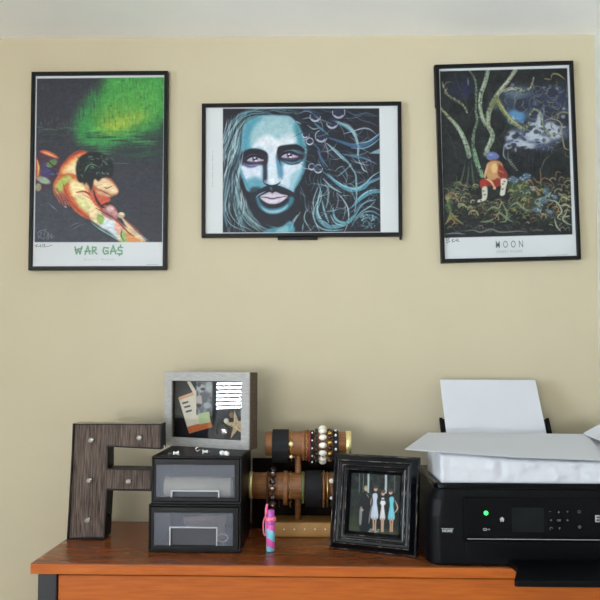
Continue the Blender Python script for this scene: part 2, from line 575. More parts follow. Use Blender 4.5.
def art_war():
    P = Paint(26, 68, 170, 272, (212, 216, 220), 2.6)
    art = [(35.4, 77), (163.2, 76.6), (161.8, 241.8), (34.8, 242)]
    D = (50, 51, 62)  # lifted black: reflected haze over the poster is put into this colour
    P.poly(art, D, smooth=False, soft=0.5)
    rr = random.Random(2)
    # green sky
    G = (44, 138, 66)
    P.poly([(112, 74), (101, 86), (90, 94), (82, 104), (77, 113), (75, 130), (80, 142), (100, 148), (130, 144), (150, 137), (166, 128), (168, 74)], G, 0.95, 9)
    P.poly([(112, 74), (104, 92), (92, 110), (92, 126), (112, 134), (140, 128), (166, 118), (168, 74)], (62, 148, 62), 0.8, 14)
    P.blob(122, 116, 30, 17, (112, 166, 52), 0.8, 1.3, -25)
    P.blob(112, 126, 17, 7, (152, 180, 50), 0.9, 1.2, -18)
    P.blob(134, 117, 13, 6, (140, 172, 60), 0.7, 1.2, -20)
    P.blob(135, 98, 20, 10, (86, 160, 64), 0.5, 1.3, -30)
    P.poly([(112, 76), (104, 92), (100, 104), (130, 108), (164, 112), (164, 76)], (70, 168, 70), 0.5, 8)
    P.poly([(78, 116), (78, 136), (100, 146), (130, 142), (112, 132), (92, 122)], (46, 158, 76), 0.5, 8)
    # the water's dark reflections
    P.poly([(165, 124), (150, 132), (128, 141), (110, 150), (120, 156), (166, 156)], (40, 62, 56), 0.9, 8)
    for k in range(70):
        x = rr.uniform(40, 150); y = rr.uniform(130, 153); L = rr.uniform(8, 30)
        c = rr.choice([(40, 120, 62), (34, 90, 56), (46, 60, 60), (70, 150, 80), (40, 44, 52)])
        if x < 75: c = rr.choice([(46, 70, 62), (48, 90, 66), (44, 50, 58)])
        al = 0.55 if x > 65 else 0.35
        P.stroke([(x - L / 2, y), (x, y + rr.uniform(-1, 1)), (x + L / 2, y + rr.uniform(-1, 1))], rr.uniform(0.7, 2), c, al)
    for k in range(90):
        x = rr.uniform(76, 162); y = rr.uniform(78, 130); L = rr.uniform(3, 12)
        c = rr.choice([(34, 110, 58), (90, 165, 70), (40, 124, 60), (110, 170, 60), (30, 84, 56)])
        P.stroke([(x, y - L / 2), (x + rr.uniform(-.6, .6), y + L / 2)], rr.uniform(0.6, 1.5), c, 0.35)
    for k in range(26):
        x = rr.gauss(86, 7); y = 80 + (112 - x) * 0.9 + rr.uniform(-6, 6)
        P.stroke([(x, y), (x, y + rr.uniform(4, 10))], 1.1, rr.choice([D, (40, 110, 70)]), 0.55)
    for k in range(24):
        x = rr.uniform(38, 78); y = rr.uniform(118, 132)
        P.stroke([(x, y - rr.uniform(0, 4)), (x, y + 2)], 0.8, (86, 118, 84), 0.5)
    for k in range(10):
        x = rr.uniform(38, 74); y = rr.uniform(124, 130)
        P.stroke([(x - 4, y), (x + 5, y + .4)], 0.9, (88, 138, 92), 0.5)
    for k in range(9):
        y = 147 + k * 1.3
        P.stroke([(95 + 4 * k, y), (120 + 3 * k, y + .5), (162, y - 3)], 1.0, rr.choice([(40, 44, 52), (60, 92, 78), (36, 80, 56)]), 0.6)
    P.stroke([(112, 163), (128, 163.5)], 1, (84, 96, 94), 0.7)
    # lower left dark floor
    P.poly([(35, 178), (60, 200), (95, 226), (118, 243), (34, 243)], (58, 64, 76), 0.7, 8)
    # legs and shorts
    P.poly([(35, 160), (40, 150), (47, 156), (62, 160), (60, 170), (52, 182), (44, 190), (35, 190)], (70, 40, 60), 0.9, 2)
    P.poly([(39, 151), (44, 149.5), (53, 153), (58, 158), (52, 157), (44, 154)], (222, 96, 58), 1, 1)
    P.stroke([(42, 151.5), (48, 153.5), (55, 157)], 1.5, (240, 170, 110))
    P.poly([(35, 158), (39, 164), (40, 176), (35, 178)], (200, 70, 50), 0.9, 1.5)
    P.stroke([(36.5, 160), (38, 168), (37, 176)], 1.8, (214, 190, 90))
    P.blob(46, 170, 6, 8, (64, 52, 110), 0.95, 0.6)
    P.blob(51, 163, 6, 3.4, (96, 140, 70), 0.95, 0.5, -30)
    P.blob(43, 180, 7, 3.2, (160, 190, 150), 0.9, 0.6, 20)
    P.blob(38, 187, 3, 4, (170, 170, 120), 0.8, 0.6)
    P.stroke([(50, 174), (60, 173), (68, 172)], 2, (70, 92, 130), 0.9)
    P.stroke([(44, 166), (52, 170), (58, 178)], 1.2, (40, 36, 60), 0.9)
    P.stroke([(45, 158), (52, 165), (60, 169)], 1.6, (50, 40, 46), 0.9)
    # raised shoulder and back
    P.poly([(57, 176), (60, 167), (67, 158), (76, 151), (86, 151.5), (82, 160), (78, 172), (78, 182), (64, 186), (55, 184)], (206, 92, 44), 1, 1.2)
    P.poly([(61, 170), (70, 161), (80, 155), (78, 165), (76, 178), (66, 178)], (240, 186, 110), 0.95, 2.5)
    P.poly([(66, 170), (75, 161), (77, 172), (72, 178)], (248, 226, 170), 0.9, 2.5)
    P.stroke([(59, 168), (68, 158), (78, 151.5), (87, 151.5)], 1.8, (176, 46, 34), 0.95)
    P.stroke([(74, 156), (84, 153)], 1.6, (240, 120, 70), 0.9)
    # deltoid and the long arm
    P.poly([(53, 184), (58, 176), (70, 173), (80, 178), (84, 186), (96, 194), (104, 204), (112, 215), (102, 222), (88, 219), (76, 212), (68, 203), (60, 200), (54, 194)], (214, 100, 46), 1, 1.2)
    P.poly([(57, 182), (66, 175), (71, 178), (64, 186), (60, 196), (55, 190)], (176, 196, 92), 0.95, 2)
    P.poly([(70, 180), (80, 182), (90, 192), (100, 204), (106, 214), (96, 216), (86, 210), (78, 202), (70, 192)], (246, 222, 160), 1, 2.4)
    P.poly([(78, 196), (88, 204), (98, 214), (92, 216), (82, 209), (76, 202)], (222, 226, 150), 0.8, 2)
    P.stroke([(63, 184), (66, 194), (74, 206), (86, 216), (95, 219)], 2.2, (182, 60, 36), 0.95)
    P.stroke([(76, 192), (86, 192), (96, 202), (104, 212), (110, 215)], 2.6, (170, 44, 34), 0.95)
    P.stroke([(82, 194), (92, 200), (102, 212)], 1.4, (226, 110, 60), 0.9)
    for (a, b) in (((53, 190), (60, 203)), ((56, 188), (63, 205)), ((59.5, 190), (66, 206)), ((62, 193), (69, 206))):
        P.stroke([a, ((a[0] + b[0]) / 2 + 0.5, (a[1] + b[1]) / 2), b], 2.2, (176, 86, 74), 0.95)
        P.stroke([(a[0] + 1.5, a[1] + 1), (b[0] + 1, b[1] - 1)], 0.8, (70, 40, 46), 0.9)
    P.stroke([(64, 206), (66.5, 207.5)], 1, (220, 220, 210), 0.8)
    for (q) in ([(47, 202), (52, 206), (57, 211)], [(50, 205), (58, 211)], [(68, 228), (74, 224), (82, 222)], [(72, 230), (78, 226), (86, 223)]):
        P.stroke(q, 0.7, (130, 146, 158), 0.6)
    # forearm and hand out to the right
    P.poly([(90, 206), (102, 212), (114, 218), (124, 226), (134, 232), (143, 241.5), (121, 241.5), (112, 232), (100, 226), (90, 218)], (240, 214, 160), 1, 1.2)
    P.poly([(100, 218), (112, 220), (122, 230), (118, 238), (108, 231), (100, 226)], (206, 220, 232), 0.95, 2)
    P.poly([(98, 214), (104, 217), (102, 224), (97, 221)], (140, 176, 84), 0.95, 1)
    P.poly([(116, 222), (125, 229), (121, 236), (115, 230)], (232, 160, 140), 0.9, 1.5)
    P.poly([(121, 230), (128, 234), (128, 241.6), (121, 241.6)], (150, 190, 110), 0.95, 1.2)
    P.poly([(126, 232), (134, 236), (142, 241.8), (128, 241.8)], (222, 140, 80), 0.95, 1.5)
    P.stroke([(96, 208), (106, 214), (118, 222), (128, 232), (134, 236)], 1.8, (150, 40, 34), 0.9)
    P.stroke([(122, 229), (121, 235), (124, 241)], 1.1, (50, 70, 40), 0.9)
    P.poly([(121, 217), (126, 221), (134, 229), (146, 241), (138, 238), (128, 229)], (226, 190, 140), 1, 1)
    P.stroke([(126, 220), (136, 229), (148, 241)], 1.2, (176, 70, 44), 0.9)
    P.stroke([(130, 228), (140, 235), (149, 241)], 0.9, (110, 190, 210), 0.9)
    P.stroke([(91, 222), (100, 229), (112, 236), (120, 241.5)], 1.2, (150, 210, 200), 0.8)
    # face
    P.poly([(88, 176), (100, 174), (110, 178), (118, 190), (116, 195), (110, 196), (108, 203), (100, 208), (92, 200), (88, 190)], (196, 96, 60), 1, 1)
    P.poly([(93, 180), (104, 178), (111, 182), (117.5, 190), (114.5, 194), (106, 192), (96, 187)], (240, 206, 158), 1, 1.6)
    P.poly([(96, 190), (106, 192), (113, 195), (108, 197), (98, 194)], (214, 160, 120), 0.9, 1.5)
    P.stroke([(103, 187), (107, 188), (112, 185.5)], 1.0, (84, 40, 34), 0.9)
    P.stroke([(98, 189), (106, 193), (112, 196)], 1.2, (120, 56, 44), 0.8)
    P.blob(113, 190, 2.4, 1.6, (250, 228, 190), 0.9, 0.8)
    P.poly([(92, 192), (100, 196), (110, 198.5), (106, 204), (99, 207), (93, 202)], (214, 84, 56), 0.95, 1.4)
    P.stroke([(93, 190), (96, 199), (101, 206), (106, 208)], 2.6, (58, 26, 30), 0.95)
    P.stroke([(100, 206), (108, 203), (114, 205)], 2.2, (60, 28, 32), 0.95)
    P.blob(87.6, 186.5, 3.4, 4.4, (222, 150, 104), 1, 0.5)
    P.stroke([(86, 184), (89, 184), (90, 188), (88, 190)], 1, (140, 60, 44), 0.9)
    # resting fist
    P.poly([(104, 208), (110, 204.5), (116, 209), (118, 217), (113, 220), (106, 217), (101, 213)], (176, 110, 112), 1, 1)
    P.blob(110, 209, 3.6, 2.8, (222, 180, 176), 0.9, 0.7); P.blob(114.5, 213.5, 2.4, 2.6, (206, 150, 146), 0.8, 0.7)
    P.stroke([(101, 211), (107, 214), (116, 219)], 1.4, (96, 34, 40), 0.9)
    P.blob(121, 215, 3.6, 3, (196, 176, 140), 1, 0.5)
    P.blob(121, 213.6, 2.4, 1.4, (228, 214, 180), 0.9, 0.6)
    # hair
    P.poly([(75.5, 166), (79, 157), (88, 152.5), (98, 152), (108, 158), (113, 166), (111, 177), (103, 177), (98, 181), (94, 179), (91, 190), (86, 182), (79, 182), (76, 175)], (24, 27, 30), 1, 1.4)
    for k in range(60):
        x = rr.uniform(78, 110); y = rr.uniform(156, 176); t = rr.uniform(0, 6.28)
        c = rr.choice([(88, 128, 106), (60, 96, 80), (130, 160, 140), (30, 34, 36), (48, 74, 66)])
        P.stroke([(x, y), (x + 2.4 * math.cos(t), y + 2 * math.sin(t)), (x + 4 * math.cos(t + .7), y + 3 * math.sin(t + .7))], rr.uniform(.5, 1.1), c, .7)
    for k in range(9):
        P.stroke([(84, 172), (86 + k * .6, 166 - k * .3), (92 + k, 163 + k * .6)], 0.8, (80, 130, 100), 0.5)
    # signature in the corner of the painting
    for q in ([(39, 238), (38, 232), (42, 233), (40, 236), (43, 239)], [(44, 239), (45, 231), (48, 234), (46, 238)], [(49, 232), (48, 239), (50, 236), (52, 234), (51, 238), (54, 236)], [(39, 231), (47, 229)]):
        P.stroke(q, 0.7, (130, 136, 142), 0.8, taper=False)
    fx = (P.X[None, :] - 76) / 20; up = np.clip(fx, 0, 1) * np.clip((156 - P.Y[:, None]) / 12, 0, 1)
    P.a *= (1 + P.noise(.06, 1.0, 0.8, 4) * up)[..., None]
    P.a *= (1 + P.noise(.05, 1.0, 3, 1.2) + P.noise(.03, 1.1) + P.noise(.03, 2.6))[..., None]
    P.a += P.noise(4.5, 0.6)[..., None] * (P.a.mean(2, keepdims=True) < 190)
    W0 = (212, 216, 220)
    for q in ([(20, 60), (35.4, 60), (35.3, 77), (34.8, 280), (20, 280)], [(163.2, 60), (180, 60), (180, 280), (161.6, 280), (161.8, 242), (163.2, 77)], [(20, 60), (180, 60), (180, 76.6), (20, 77)], [(20, 242), (180, 241.8), (180, 280), (20, 280)]):
        P.poly(q, W0, 1, .5, False)
    P.stroke([(146, 264.2), (158, 264)], 0.6, (160, 166, 170), 0.9, taper=False)
    return P


def art_face():
    P = Paint(198, 98, 405, 240, (208, 214, 218), 2.9)
    art = [(223, 107.3), (380.2, 106.8), (381, 230.8), (223.2, 231.4)]
    BG = (27, 29, 40)
    P.poly(art, BG, smooth=False, soft=0.5)
    rr = random.Random(11)
    T1, T2, T3, T4 = (96, 150, 164), (58, 118, 138), (150, 190, 198), (44, 72, 92)
    # ---- hair, left side
    guides = [[(270, 109), (250, 111), (238, 120), (232, 134), (227, 150), (224, 166)],
              [(262, 110), (246, 116), (238, 130), (233, 148), (229, 168), (226, 190)],
              [(250, 114), (242, 128), (238, 146), (236, 164), (233, 184), (230, 206)],
              [(240, 150), (238, 168), (236, 186), (236, 204), (240, 220), (246, 231)],
              [(236, 160), (230, 180), (226, 198), (226, 214), (230, 230)],
              [(242, 172), (240, 190), (242, 206), (250, 220), (262, 230)],
              [(246, 186), (246, 204), (252, 216), (262, 226), (274, 231)]]
    for k in range(150):
        g = rr.choice(guides); ox, oy = rr.gauss(0, 2.6), rr.gauss(0, 2.5)
        i0 = rr.randint(0, len(g) - 4); i1 = rr.randint(i0 + 3, len(g))
        q = [(x + ox + rr.gauss(0, .6), y + oy) for x, y in g[i0:i1]]
        c = rr.choice([T1, T2, T3, T4, (70, 96, 104), (110, 130, 134), (30, 34, 44), (24, 26, 36), (84, 112, 116)])
        P.stroke(q, rr.uniform(.6, 2.0), c, rr.uniform(.4, .85))
    for q in ([(247, 113), (236, 124), (229, 133), (224, 143)], [(246, 119), (235, 134), (230, 148)], [(241, 130), (236, 142), (229, 152), (224, 160)],
              [(236, 142), (234, 154), (228, 166), (224, 176)], [(240, 132), (236, 150), (228, 160)]):
        P.stroke(q, 1.5, (148, 184, 190), 0.75)
    for q in ([(232, 178), (228, 192), (226, 208), (232, 222)], [(238, 184), (234, 200), (236, 212), (242, 226)], [(243, 200), (246, 212), (256, 222), (270, 230)],
              [(240, 210), (248, 222), (260, 230)], [(225, 214), (232, 224), (246, 230)], [(232, 196), (230, 210), (238, 222), (254, 230)]):
        P.stroke(q, 1.1, (150, 190, 192), 0.7)
    # top of the head
    for k in range(34):
        x = rr.uniform(236, 300); L = rr.uniform(10, 30)
        P.stroke([(x, 110 + rr.uniform(-2, 4)), (x + L / 2, 109.5 + rr.uniform(-2, 3)), (x + L, 112 + rr.uniform(-3, 5))], rr.uniform(.6, 1.4), rr.choice([T2, T4, (90, 120, 132), BG, BG]), 0.6)
    for q in ([(238, 114), (250, 110), (262, 111), (270, 113)], [(240, 118), (254, 112.5), (266, 113)]):
        P.stroke(q, 1.1, T1, .8)
    # ---- face
    face = [(242, 150), (242.4, 136), (244, 125), (249, 118.5), (257, 115.2), (267, 114), (280, 114.2), (290, 115), (296, 120), (301, 128), (305, 138), (307.5, 150), (307.6, 163), (304, 173), (300, 182), (295, 191), (290, 206), (280, 214), (268, 214), (256, 208), (249, 193), (243, 178), (238.6, 164), (240, 157)]
    P.poly(face, (126, 178, 194), 1, 1.4)
    P.poly([(243, 150), (243.2, 134), (247, 123), (256, 117), (262, 118), (254, 127), (250, 140), (250, 150)], (64, 146, 172), 0.85, 3)
    P.stroke([(246, 123), (250, 118.5), (258, 116)], 2.6, (48, 140, 140), .7)
    P.poly([(298, 122), (304, 136), (307, 150), (301, 148), (297, 136), (294, 126)], (58, 138, 158), 0.9, 2.6)
    P.poly([(252, 140), (256, 126), (266, 118), (282, 117), (292, 122), (295, 136), (293, 143), (270, 146)], (156, 194, 202), 0.9, 4)
    P.poly([(253, 147), (258, 139), (268, 134), (280, 139), (294, 136), (292, 144), (280, 146), (278, 154), (266, 154), (262, 147)], (220, 226, 234), 1, 3)
    P.poly([(281, 140), (286, 133), (295, 134), (296, 141), (288, 143)], (208, 216, 226), .7, 3)
    P.blob(270, 149, 5, 4, (176, 196, 214), .5, 1)
    # cheeks
    P.poly([(241, 166), (250, 165), (261, 164), (262, 176), (258, 186), (252, 190), (246, 181)], (208, 216, 232), 1, 2.4)
    P.poly([(247, 180), (256, 176), (263, 180), (266, 186), (258, 190), (252, 192)], (72, 152, 176), 0.85, 3)
    P.poly([(239.4, 163), (243, 172), (248, 182), (253, 190), (248, 188), (242, 176)], (62, 144, 170), 0.9, 1.6)
    P.poly([(284, 165), (296, 162), (305, 160), (305, 170), (298, 180), (292, 188), (282, 184), (280, 174)], (206, 218, 232), 1, 2.4)
    P.poly([(304, 160), (307.5, 160), (305, 174), (300, 188), (295, 192), (296, 182), (301, 172)], (60, 136, 156), 0.95, 2)
    P.poly([(292, 174), (300, 168), (302, 172), (296, 186), (290, 188)], (122, 178, 192), .7, 2.4)
    P.poly([(278, 184), (288, 186), (296, 190), (294, 194), (284, 190)], (130, 176, 200), .6, 2)
    # ---- beard
    P.poly([(250, 191), (246, 188), (242, 178), (244, 192), (249, 204), (254, 214), (262, 221), (272, 225), (284, 222.5), (295, 215), (303, 203), (309, 186), (309, 176), (304, 183), (299, 192), (294, 193), (284, 188), (275, 186.5), (268, 186), (258, 191.5)], (27, 30, 42), 1, 1.3)
    P.poly([(306, 160), (310, 150), (318, 150), (326, 172), (322, 200), (312, 222), (300, 228), (296, 214), (304, 200), (308, 180)], (25, 27, 38), 0.96, 2.4)
    P.poly([(308.5, 158), (307, 166), (303, 176), (298.5, 184), (295, 190), (296, 196), (304, 196), (312, 176), (313, 160)], (26, 30, 42), 1, 1.4)
    P.poly([(251, 188), (257, 186), (262, 188), (258, 192), (254, 200), (250, 200)], (30, 40, 54), .8, 2)
    # chin and surround of the mouth
    P.poly([(256.5, 197), (259, 196.5), (262, 203), (270, 207.5), (282, 206), (289, 201), (290, 196), (294.5, 197), (293, 203), (287, 209), (278, 212.5), (268, 212), (260, 206.5)], (50, 122, 144), 1, 1.8)
    P.poly([(262, 206), (270, 209.5), (282, 208), (288, 204), (286, 208), (278, 212), (268, 211.5)], (150, 192, 204), 0.9, 1.6)
    P.stroke([(257, 196), (260, 193.5), (266, 190.5)], 1.2, (150, 190, 206), .8)
    # moustache
    P.stroke([(252, 193), (259, 191), (267, 187), (273, 186), (280, 187), (290, 191), (297, 194.5)], [2, 3.6, 4, 3.6, 4, 3.6, 2], (30, 34, 48), 0.95, taper=False)
    P.stroke([(271, 186), (272.5, 189.5)], 2.4, (70, 110, 134), .7)
    # lips
    P.poly([(260.5, 196), (265, 193.2), (270, 191.2), (273, 192.4), (276, 191), (282, 193.2), (288.5, 195), (284, 199.5), (278, 202.6), (270, 202.8), (264, 200)], (206, 192, 210), 1, 0.9)
    P.stroke([(261, 196.2), (267, 196.6), (272.5, 197.8), (279, 196.6), (288, 195.4)], 1.3, (58, 40, 62), 0.95)
    P.stroke([(265, 194), (270, 192.4), (273, 193.6), (276, 192.4), (283, 194)], 1.2, (168, 150, 178), 0.6)
    P.stroke([(266, 199.5), (272, 200.4), (279, 199.6)], 1.6, (224, 212, 224), 0.8)
    P.stroke([(263, 201.5), (268, 204.5), (274, 205.6), (280, 204), (285, 200.6)], 2.6, (24, 28, 38), 0.95)
    # nose
    P.poly([(267, 152), (276, 152), (277, 164), (278.4, 176), (280, 180), (278, 183), (273, 184), (269, 182.5), (268, 176), (267.4, 164)], (206, 220, 232), 1, 1.5)
    P.poly([(262, 154), (266.5, 153), (267.6, 164), (267.8, 176), (266, 181), (263.6, 180), (263.6, 168)], (34, 40, 62), 0.95, 1.4)
    P.poly([(276.8, 155), (281, 156), (283, 164), (284, 174), (282, 179), (279.4, 176), (277.6, 166)], (76, 138, 176), 0.9, 1.6)
    P.stroke([(280.6, 152), (279.5, 157), (281, 164)], 1.6, (40, 56, 84), .8)
    P.stroke([(264, 181), (267, 183.6), (272, 185), (277, 184), (281, 181.4)], 1.8, (26, 28, 44), .95)
    P.blob(266, 180.6, 1.8, 1.6, (150, 120, 144), .8, .6); P.blob(280.6, 179, 1.8, 2, (196, 190, 206), .8, .6)
    P.blob(273, 180, 3, 2.4, (226, 232, 240), .8, .9)
    # ---- eye sockets, brows
    P.poly([(240.5, 155), (246, 149.5), (256, 148), (264, 150), (268, 155), (267, 163), (260, 164), (248, 164.5), (241, 163)], (34, 34, 54), 1, 2)
    P.poly([(260, 150), (267.5, 152), (267.6, 162), (263, 162)], (30, 30, 48), 1, 1.2)
    P.poly([(278, 151), (286, 146), (298, 146), (304.6, 150), (305, 157), (298, 162), (288, 162), (279, 158.5)], (34, 36, 56), 1, 2)
    P.poly([(243, 153), (249.5, 148.4), (257, 148), (264, 150), (267.6, 154), (262, 154), (254, 153), (247, 155.5)], (27, 27, 40), 1, .9)
    P.poly([(277.6, 151), (279.6, 145.6), (290, 143.6), (298.6, 143.8), (305, 148.4), (304, 151), (296, 149.4), (286, 150.4), (279, 153.6)], (26, 26, 38), 1, .9)
    P.poly([(293, 148.6), (300, 149.6), (305, 153), (301, 153), (294, 150.6)], (96, 140, 160), .7, 1)
    for (cx, cy, tl) in ((255, 158.4, 0), (289.6, 154.8, 0)):
        P.poly([(cx - 7.6, cy + 1.2), (cx - 4, cy - 1.8), (cx + 2, cy - 2.4), (cx + 7, cy - .2), (cx + 9, cy + 1.2), (cx + 4, cy + 2.2), (cx - 3, cy + 2.4)], (178, 168, 192), 1, 1)
        P.stroke([(cx - 9, cy + 1), (cx - 4, cy - 2.6), (cx + 2, cy - 3.1), (cx + 8, cy - .8), (cx + 10, cy + 1)], 2.4, (20, 18, 32), 1)
        P.blob(cx + .6, cy - .3, 2.9, 2.8, (84, 74, 104), 1, .4)
        P.blob(cx + .6, cy - .3, 1.7, 1.7, (26, 20, 34), 1, .4)
        P.blob(cx + .2, cy - 1.4, 1.0, .7, (244, 240, 246), 1, .4)
        P.blob(cx + 1.5, cy + 1.4, 1.6, .9, (236, 220, 228), .9, .5)
        P.stroke([(cx - 8, cy + 2), (cx - 2, cy + 3.6), (cx + 5, cy + 3.4), (cx + 9.6, cy + 1.4)], 1.1, (84, 56, 78), .9)
        P.blob(cx + 8.2, cy + .8, 1.4, 1, (196, 120, 140), .7, .6)
    P.poly([(243, 162), (250, 164), (258, 163.6), (256, 166.4), (248, 167)], (112, 120, 172), .8, 1.2)
    P.stroke([(244, 163), (250, 166), (258, 165)], 1, (46, 48, 84), .8)
    P.poly([(284, 160), (294, 161.4), (302, 158.6), (300, 162.6), (290, 163.6)], (70, 138, 158), .85, 1.4)
    P.stroke([(283, 160), (291, 163.4), (300, 161.4), (305, 156)], 1.3, (34, 40, 60), .8)
    P.stroke([(284, 150.8), (291, 149.4), (298, 150.4)], 1, (110, 150, 172), .6)
    P.stroke([(247, 156), (252, 153.6), (258, 153.8)], .9, (92, 80, 110), .6)
    # neck
    P.poly([(272, 227), (282, 225.6), (291, 220), (294, 231.4), (264, 231.4)], (70, 150, 170), .95, 1.4)
    P.poly([(278, 228), (288, 225), (288, 231.4), (278, 231.4)], (150, 196, 204), .7, 2)
    # ---- right side hair
    P.poly([(292, 107.5), (300, 112), (303, 122), (309, 136), (311, 150), (316, 160), (330, 150), (330, 107)], (26, 28, 40), .85, 2.5)
    for k in range(130):
        t = rr.random()
        x, y = rr.uniform(300, 376), rr.uniform(110, 226)
        a = -0.5 + (y - 110) / 120 * 0.9 + rr.gauss(0, .35)
        if x < 325 and y > 170: a = 1.35 + rr.gauss(0, .2)
        elif y < 170: a = 0.45 + rr.gauss(0, .35)
        else: a = -0.5 + rr.gauss(0, .5)
        L = rr.uniform(10, 26); b = rr.uniform(-.5, .5)
        q = [(x - math.cos(a - b) * L / 2, y - math.sin(a - b) * L / 2), (x, y), (x + math.cos(a + b) * L / 2, y + math.sin(a + b) * L / 2)]
        q = [(min(379.5, u), min(230.5, max(108, v))) for u, v in q]
        P.stroke(q, rr.uniform(.5, 1.4), rr.choice([(52, 62, 84), (46, 88, 110), (70, 80, 100), (40, 44, 62), (64, 108, 126)]), rr.uniform(.3, .7))
    S = lambda q, w, c, al=.9: P.stroke(q, w, c, al)
    S([(337, 119.6), (346, 124), (354, 131.5), (358.6, 143), (359, 157), (365, 170)], [1.5, 3, 2, 1.4], (140, 184, 194))
    S([(337, 121.6), (345, 125), (352, 131)], 2, (70, 140, 160))
    S([(344, 133), (354.7, 130), (364, 127.4), (371, 128.6), (377, 133.4)], 1.5, (146, 156, 174))
    S([(330, 137), (342, 141), (353.5, 144.5), (365, 144), (373, 140), (381, 132.6)], 3.6, (50, 98, 136))
    S([(352, 147), (364, 147.4), (373, 143.6), (381, 137)], 1.6, (110, 156, 184))
    S([(360, 142.6), (370, 140), (381, 132)], 1.2, (150, 190, 206))
    S([(326.7, 142), (336, 149), (343, 156), (350, 163), (355, 171)], 2, (110, 160, 174))
    S([(328, 143), (337, 152), (346, 161)], 1, (176, 206, 210))
    S([(343, 153), (353.5, 155.4), (365, 157.5), (377, 163)], 2.2, (74, 116, 148))
    S([(345, 108.5), (353, 113), (359, 114), (367.5, 112), (378, 116)], 1.4, (70, 86, 106))
    S([(350, 110), (360, 118), (372, 122), (380, 126)], 1, (76, 84, 108))
    P.poly([(370, 152.6), (375, 150), (380.6, 147.6), (380.6, 153)], (128, 168, 182), .9, .8, False)
    S([(315, 122), (322, 128), (329, 134)], 2.4, (60, 124, 146))
    S([(314, 142), (319.7, 149), (321, 157.5), (327, 169)], 2, (56, 88, 128))
    S([(318, 150), (324, 160), (331, 170)], 1.4, (66, 110, 146))
    S([(300, 112), (308, 110), (316, 114)], 1.4, (100, 130, 150)); S([(303, 118), (311, 117), (321, 122)], 1.3, (110, 130, 148)); S([(296, 120), (302, 123)], 1, T3)
    S([(308, 124), (314, 128), (320, 127)], 1.1, (150, 165, 180))
    for q in ([(303, 108.4), (312, 109.5), (322, 113)], [(322, 108.6), (332, 111), (340, 109)]): S(q, 1.4, (44, 62, 110))
    for (x, y, r, a0, a1) in ((322, 135.3, 6, 20, 250), (339.5, 111, 6.2, -20, 190), (333, 122, 5.5, 20, 175), (316, 115.5, 5.2, 0, 200), (310.5, 140.5, 3.5, 0, 340), (319, 168, 4.2, -10, 300), (312.5, 166, 3.2, 60, 300), (306, 134, 3, 60, 200)):
        P.blob(x, y, r, r, (40, 50, 80), .6, .2)
        P.arc(x, y, r, a0, a1, 0.9, (176, 178, 198), .9)
        P.arc(x - .2, y + .2, r * .8, 40, 140, 1.1, (206, 206, 220), .8)
    S([(303, 140), (309, 137), (310, 132)], .8, (170, 180, 196)); S([(300, 166), (308, 168), (315, 168)], .8, (170, 180, 196))
    # lower waves
    S([(324, 171), (333.7, 179), (344, 186), (353.5, 188.6), (364, 186.6), (371, 181), (381, 177.5)], [2, 4, 5, 4, 5], (66, 142, 166))
    S([(328, 173), (338, 181), (348, 186.6), (358, 188), (366, 183)], 1.4, (150, 196, 206))
    S([(381, 170.5), (373, 175.5), (366, 182.5), (357, 187.5)], 1.2, (150, 190, 200))
    S([(381, 191), (371, 191.4), (361.7, 197), (354.7, 204), (346.5, 210.5)], [5, 5, 3, 1.5], (78, 150, 172))
    S([(381, 189), (371, 189.6), (362, 195), (355, 202)], 1.2, (156, 198, 208))
    S([(350, 165), (356, 173), (357, 184), (357, 199), (355, 212)], 1.8, (120, 160, 172))
    S([(344, 182), (352, 190), (356, 200)], 1.4, (110, 154, 170))
    S([(338, 192), (344, 199), (348.6, 208), (349, 220), (345, 231)], 1.3, (168, 198, 206))
    S([(322, 184), (318.5, 200), (317.4, 211.7), (321, 220), (330, 225.7), (344, 223.6), (353.5, 216.6), (359, 208), (366, 201.5), (376, 199)], [1.5, 3.4, 4, 4, 3, 2.4], (84, 150, 168))
    S([(321, 190), (318, 205), (321, 217), (330, 224)], 1.2, (170, 206, 212))
    S([(322.6, 200), (325.5, 211.7), (329.5, 222)], 2, (124, 176, 188)); S([(325.5, 182.5), (329, 189.5), (328.4, 200), (326.7, 207)], 2, (110, 140, 140))
    S([(324, 178), (332, 186), (342, 192)], 1.8, (150, 176, 186))
    S([(333.7, 207), (335, 216), (340.7, 221), (350, 221.4)], 2.6, (110, 174, 186)); S([(331, 214), (336, 222), (345, 225)], 1.4, T3)
    S([(315, 221), (322, 227.4), (332.5, 229.4), (344, 228.6)], 1.6, (120, 170, 180))
    S([(381, 209.6), (373, 206), (366, 206.4)], 1.2, (120, 150, 164)); S([(381, 215), (373, 210.6), (364, 211.8), (357, 218)], 1.5, (96, 150, 166))
    S([(376, 200), (370, 206), (362, 211), (354, 220)], 1.1, (150, 186, 194)); S([(361.7, 165), (364, 169), (368, 171.4)], 1.3, (160, 180, 190))
    S([(352, 226), (356, 219), (364, 214), (376, 216), (380.5, 222)], 1.3, (80, 132, 150))
    for q in ([(318, 179), (322, 195), (318, 211), (325, 225)], [(307.7, 207), (305, 217.7), (311.7, 230)], [(301, 211), (295, 220), (291, 229)], [(311.7, 205), (315, 218), (320, 230)],
              [(298, 214), (292, 222)], [(319, 185), (314, 200), (315, 214)], [(304, 222), (303, 230)], [(323, 190), (314, 212), (318, 226)]):
        S(q, 1.3, (148, 184, 190), .75)
    for k in range(30):
        x, y = rr.uniform(361, 376), rr.uniform(213, 227)
        S([(x, y), (x + rr.uniform(-3, 3), y + rr.uniform(-3, 3)), (x + rr.uniform(-4, 4), y + rr.uniform(-4, 4))], .8, rr.choice([(104, 170, 184), (150, 200, 208), (30, 40, 52)]), .8)
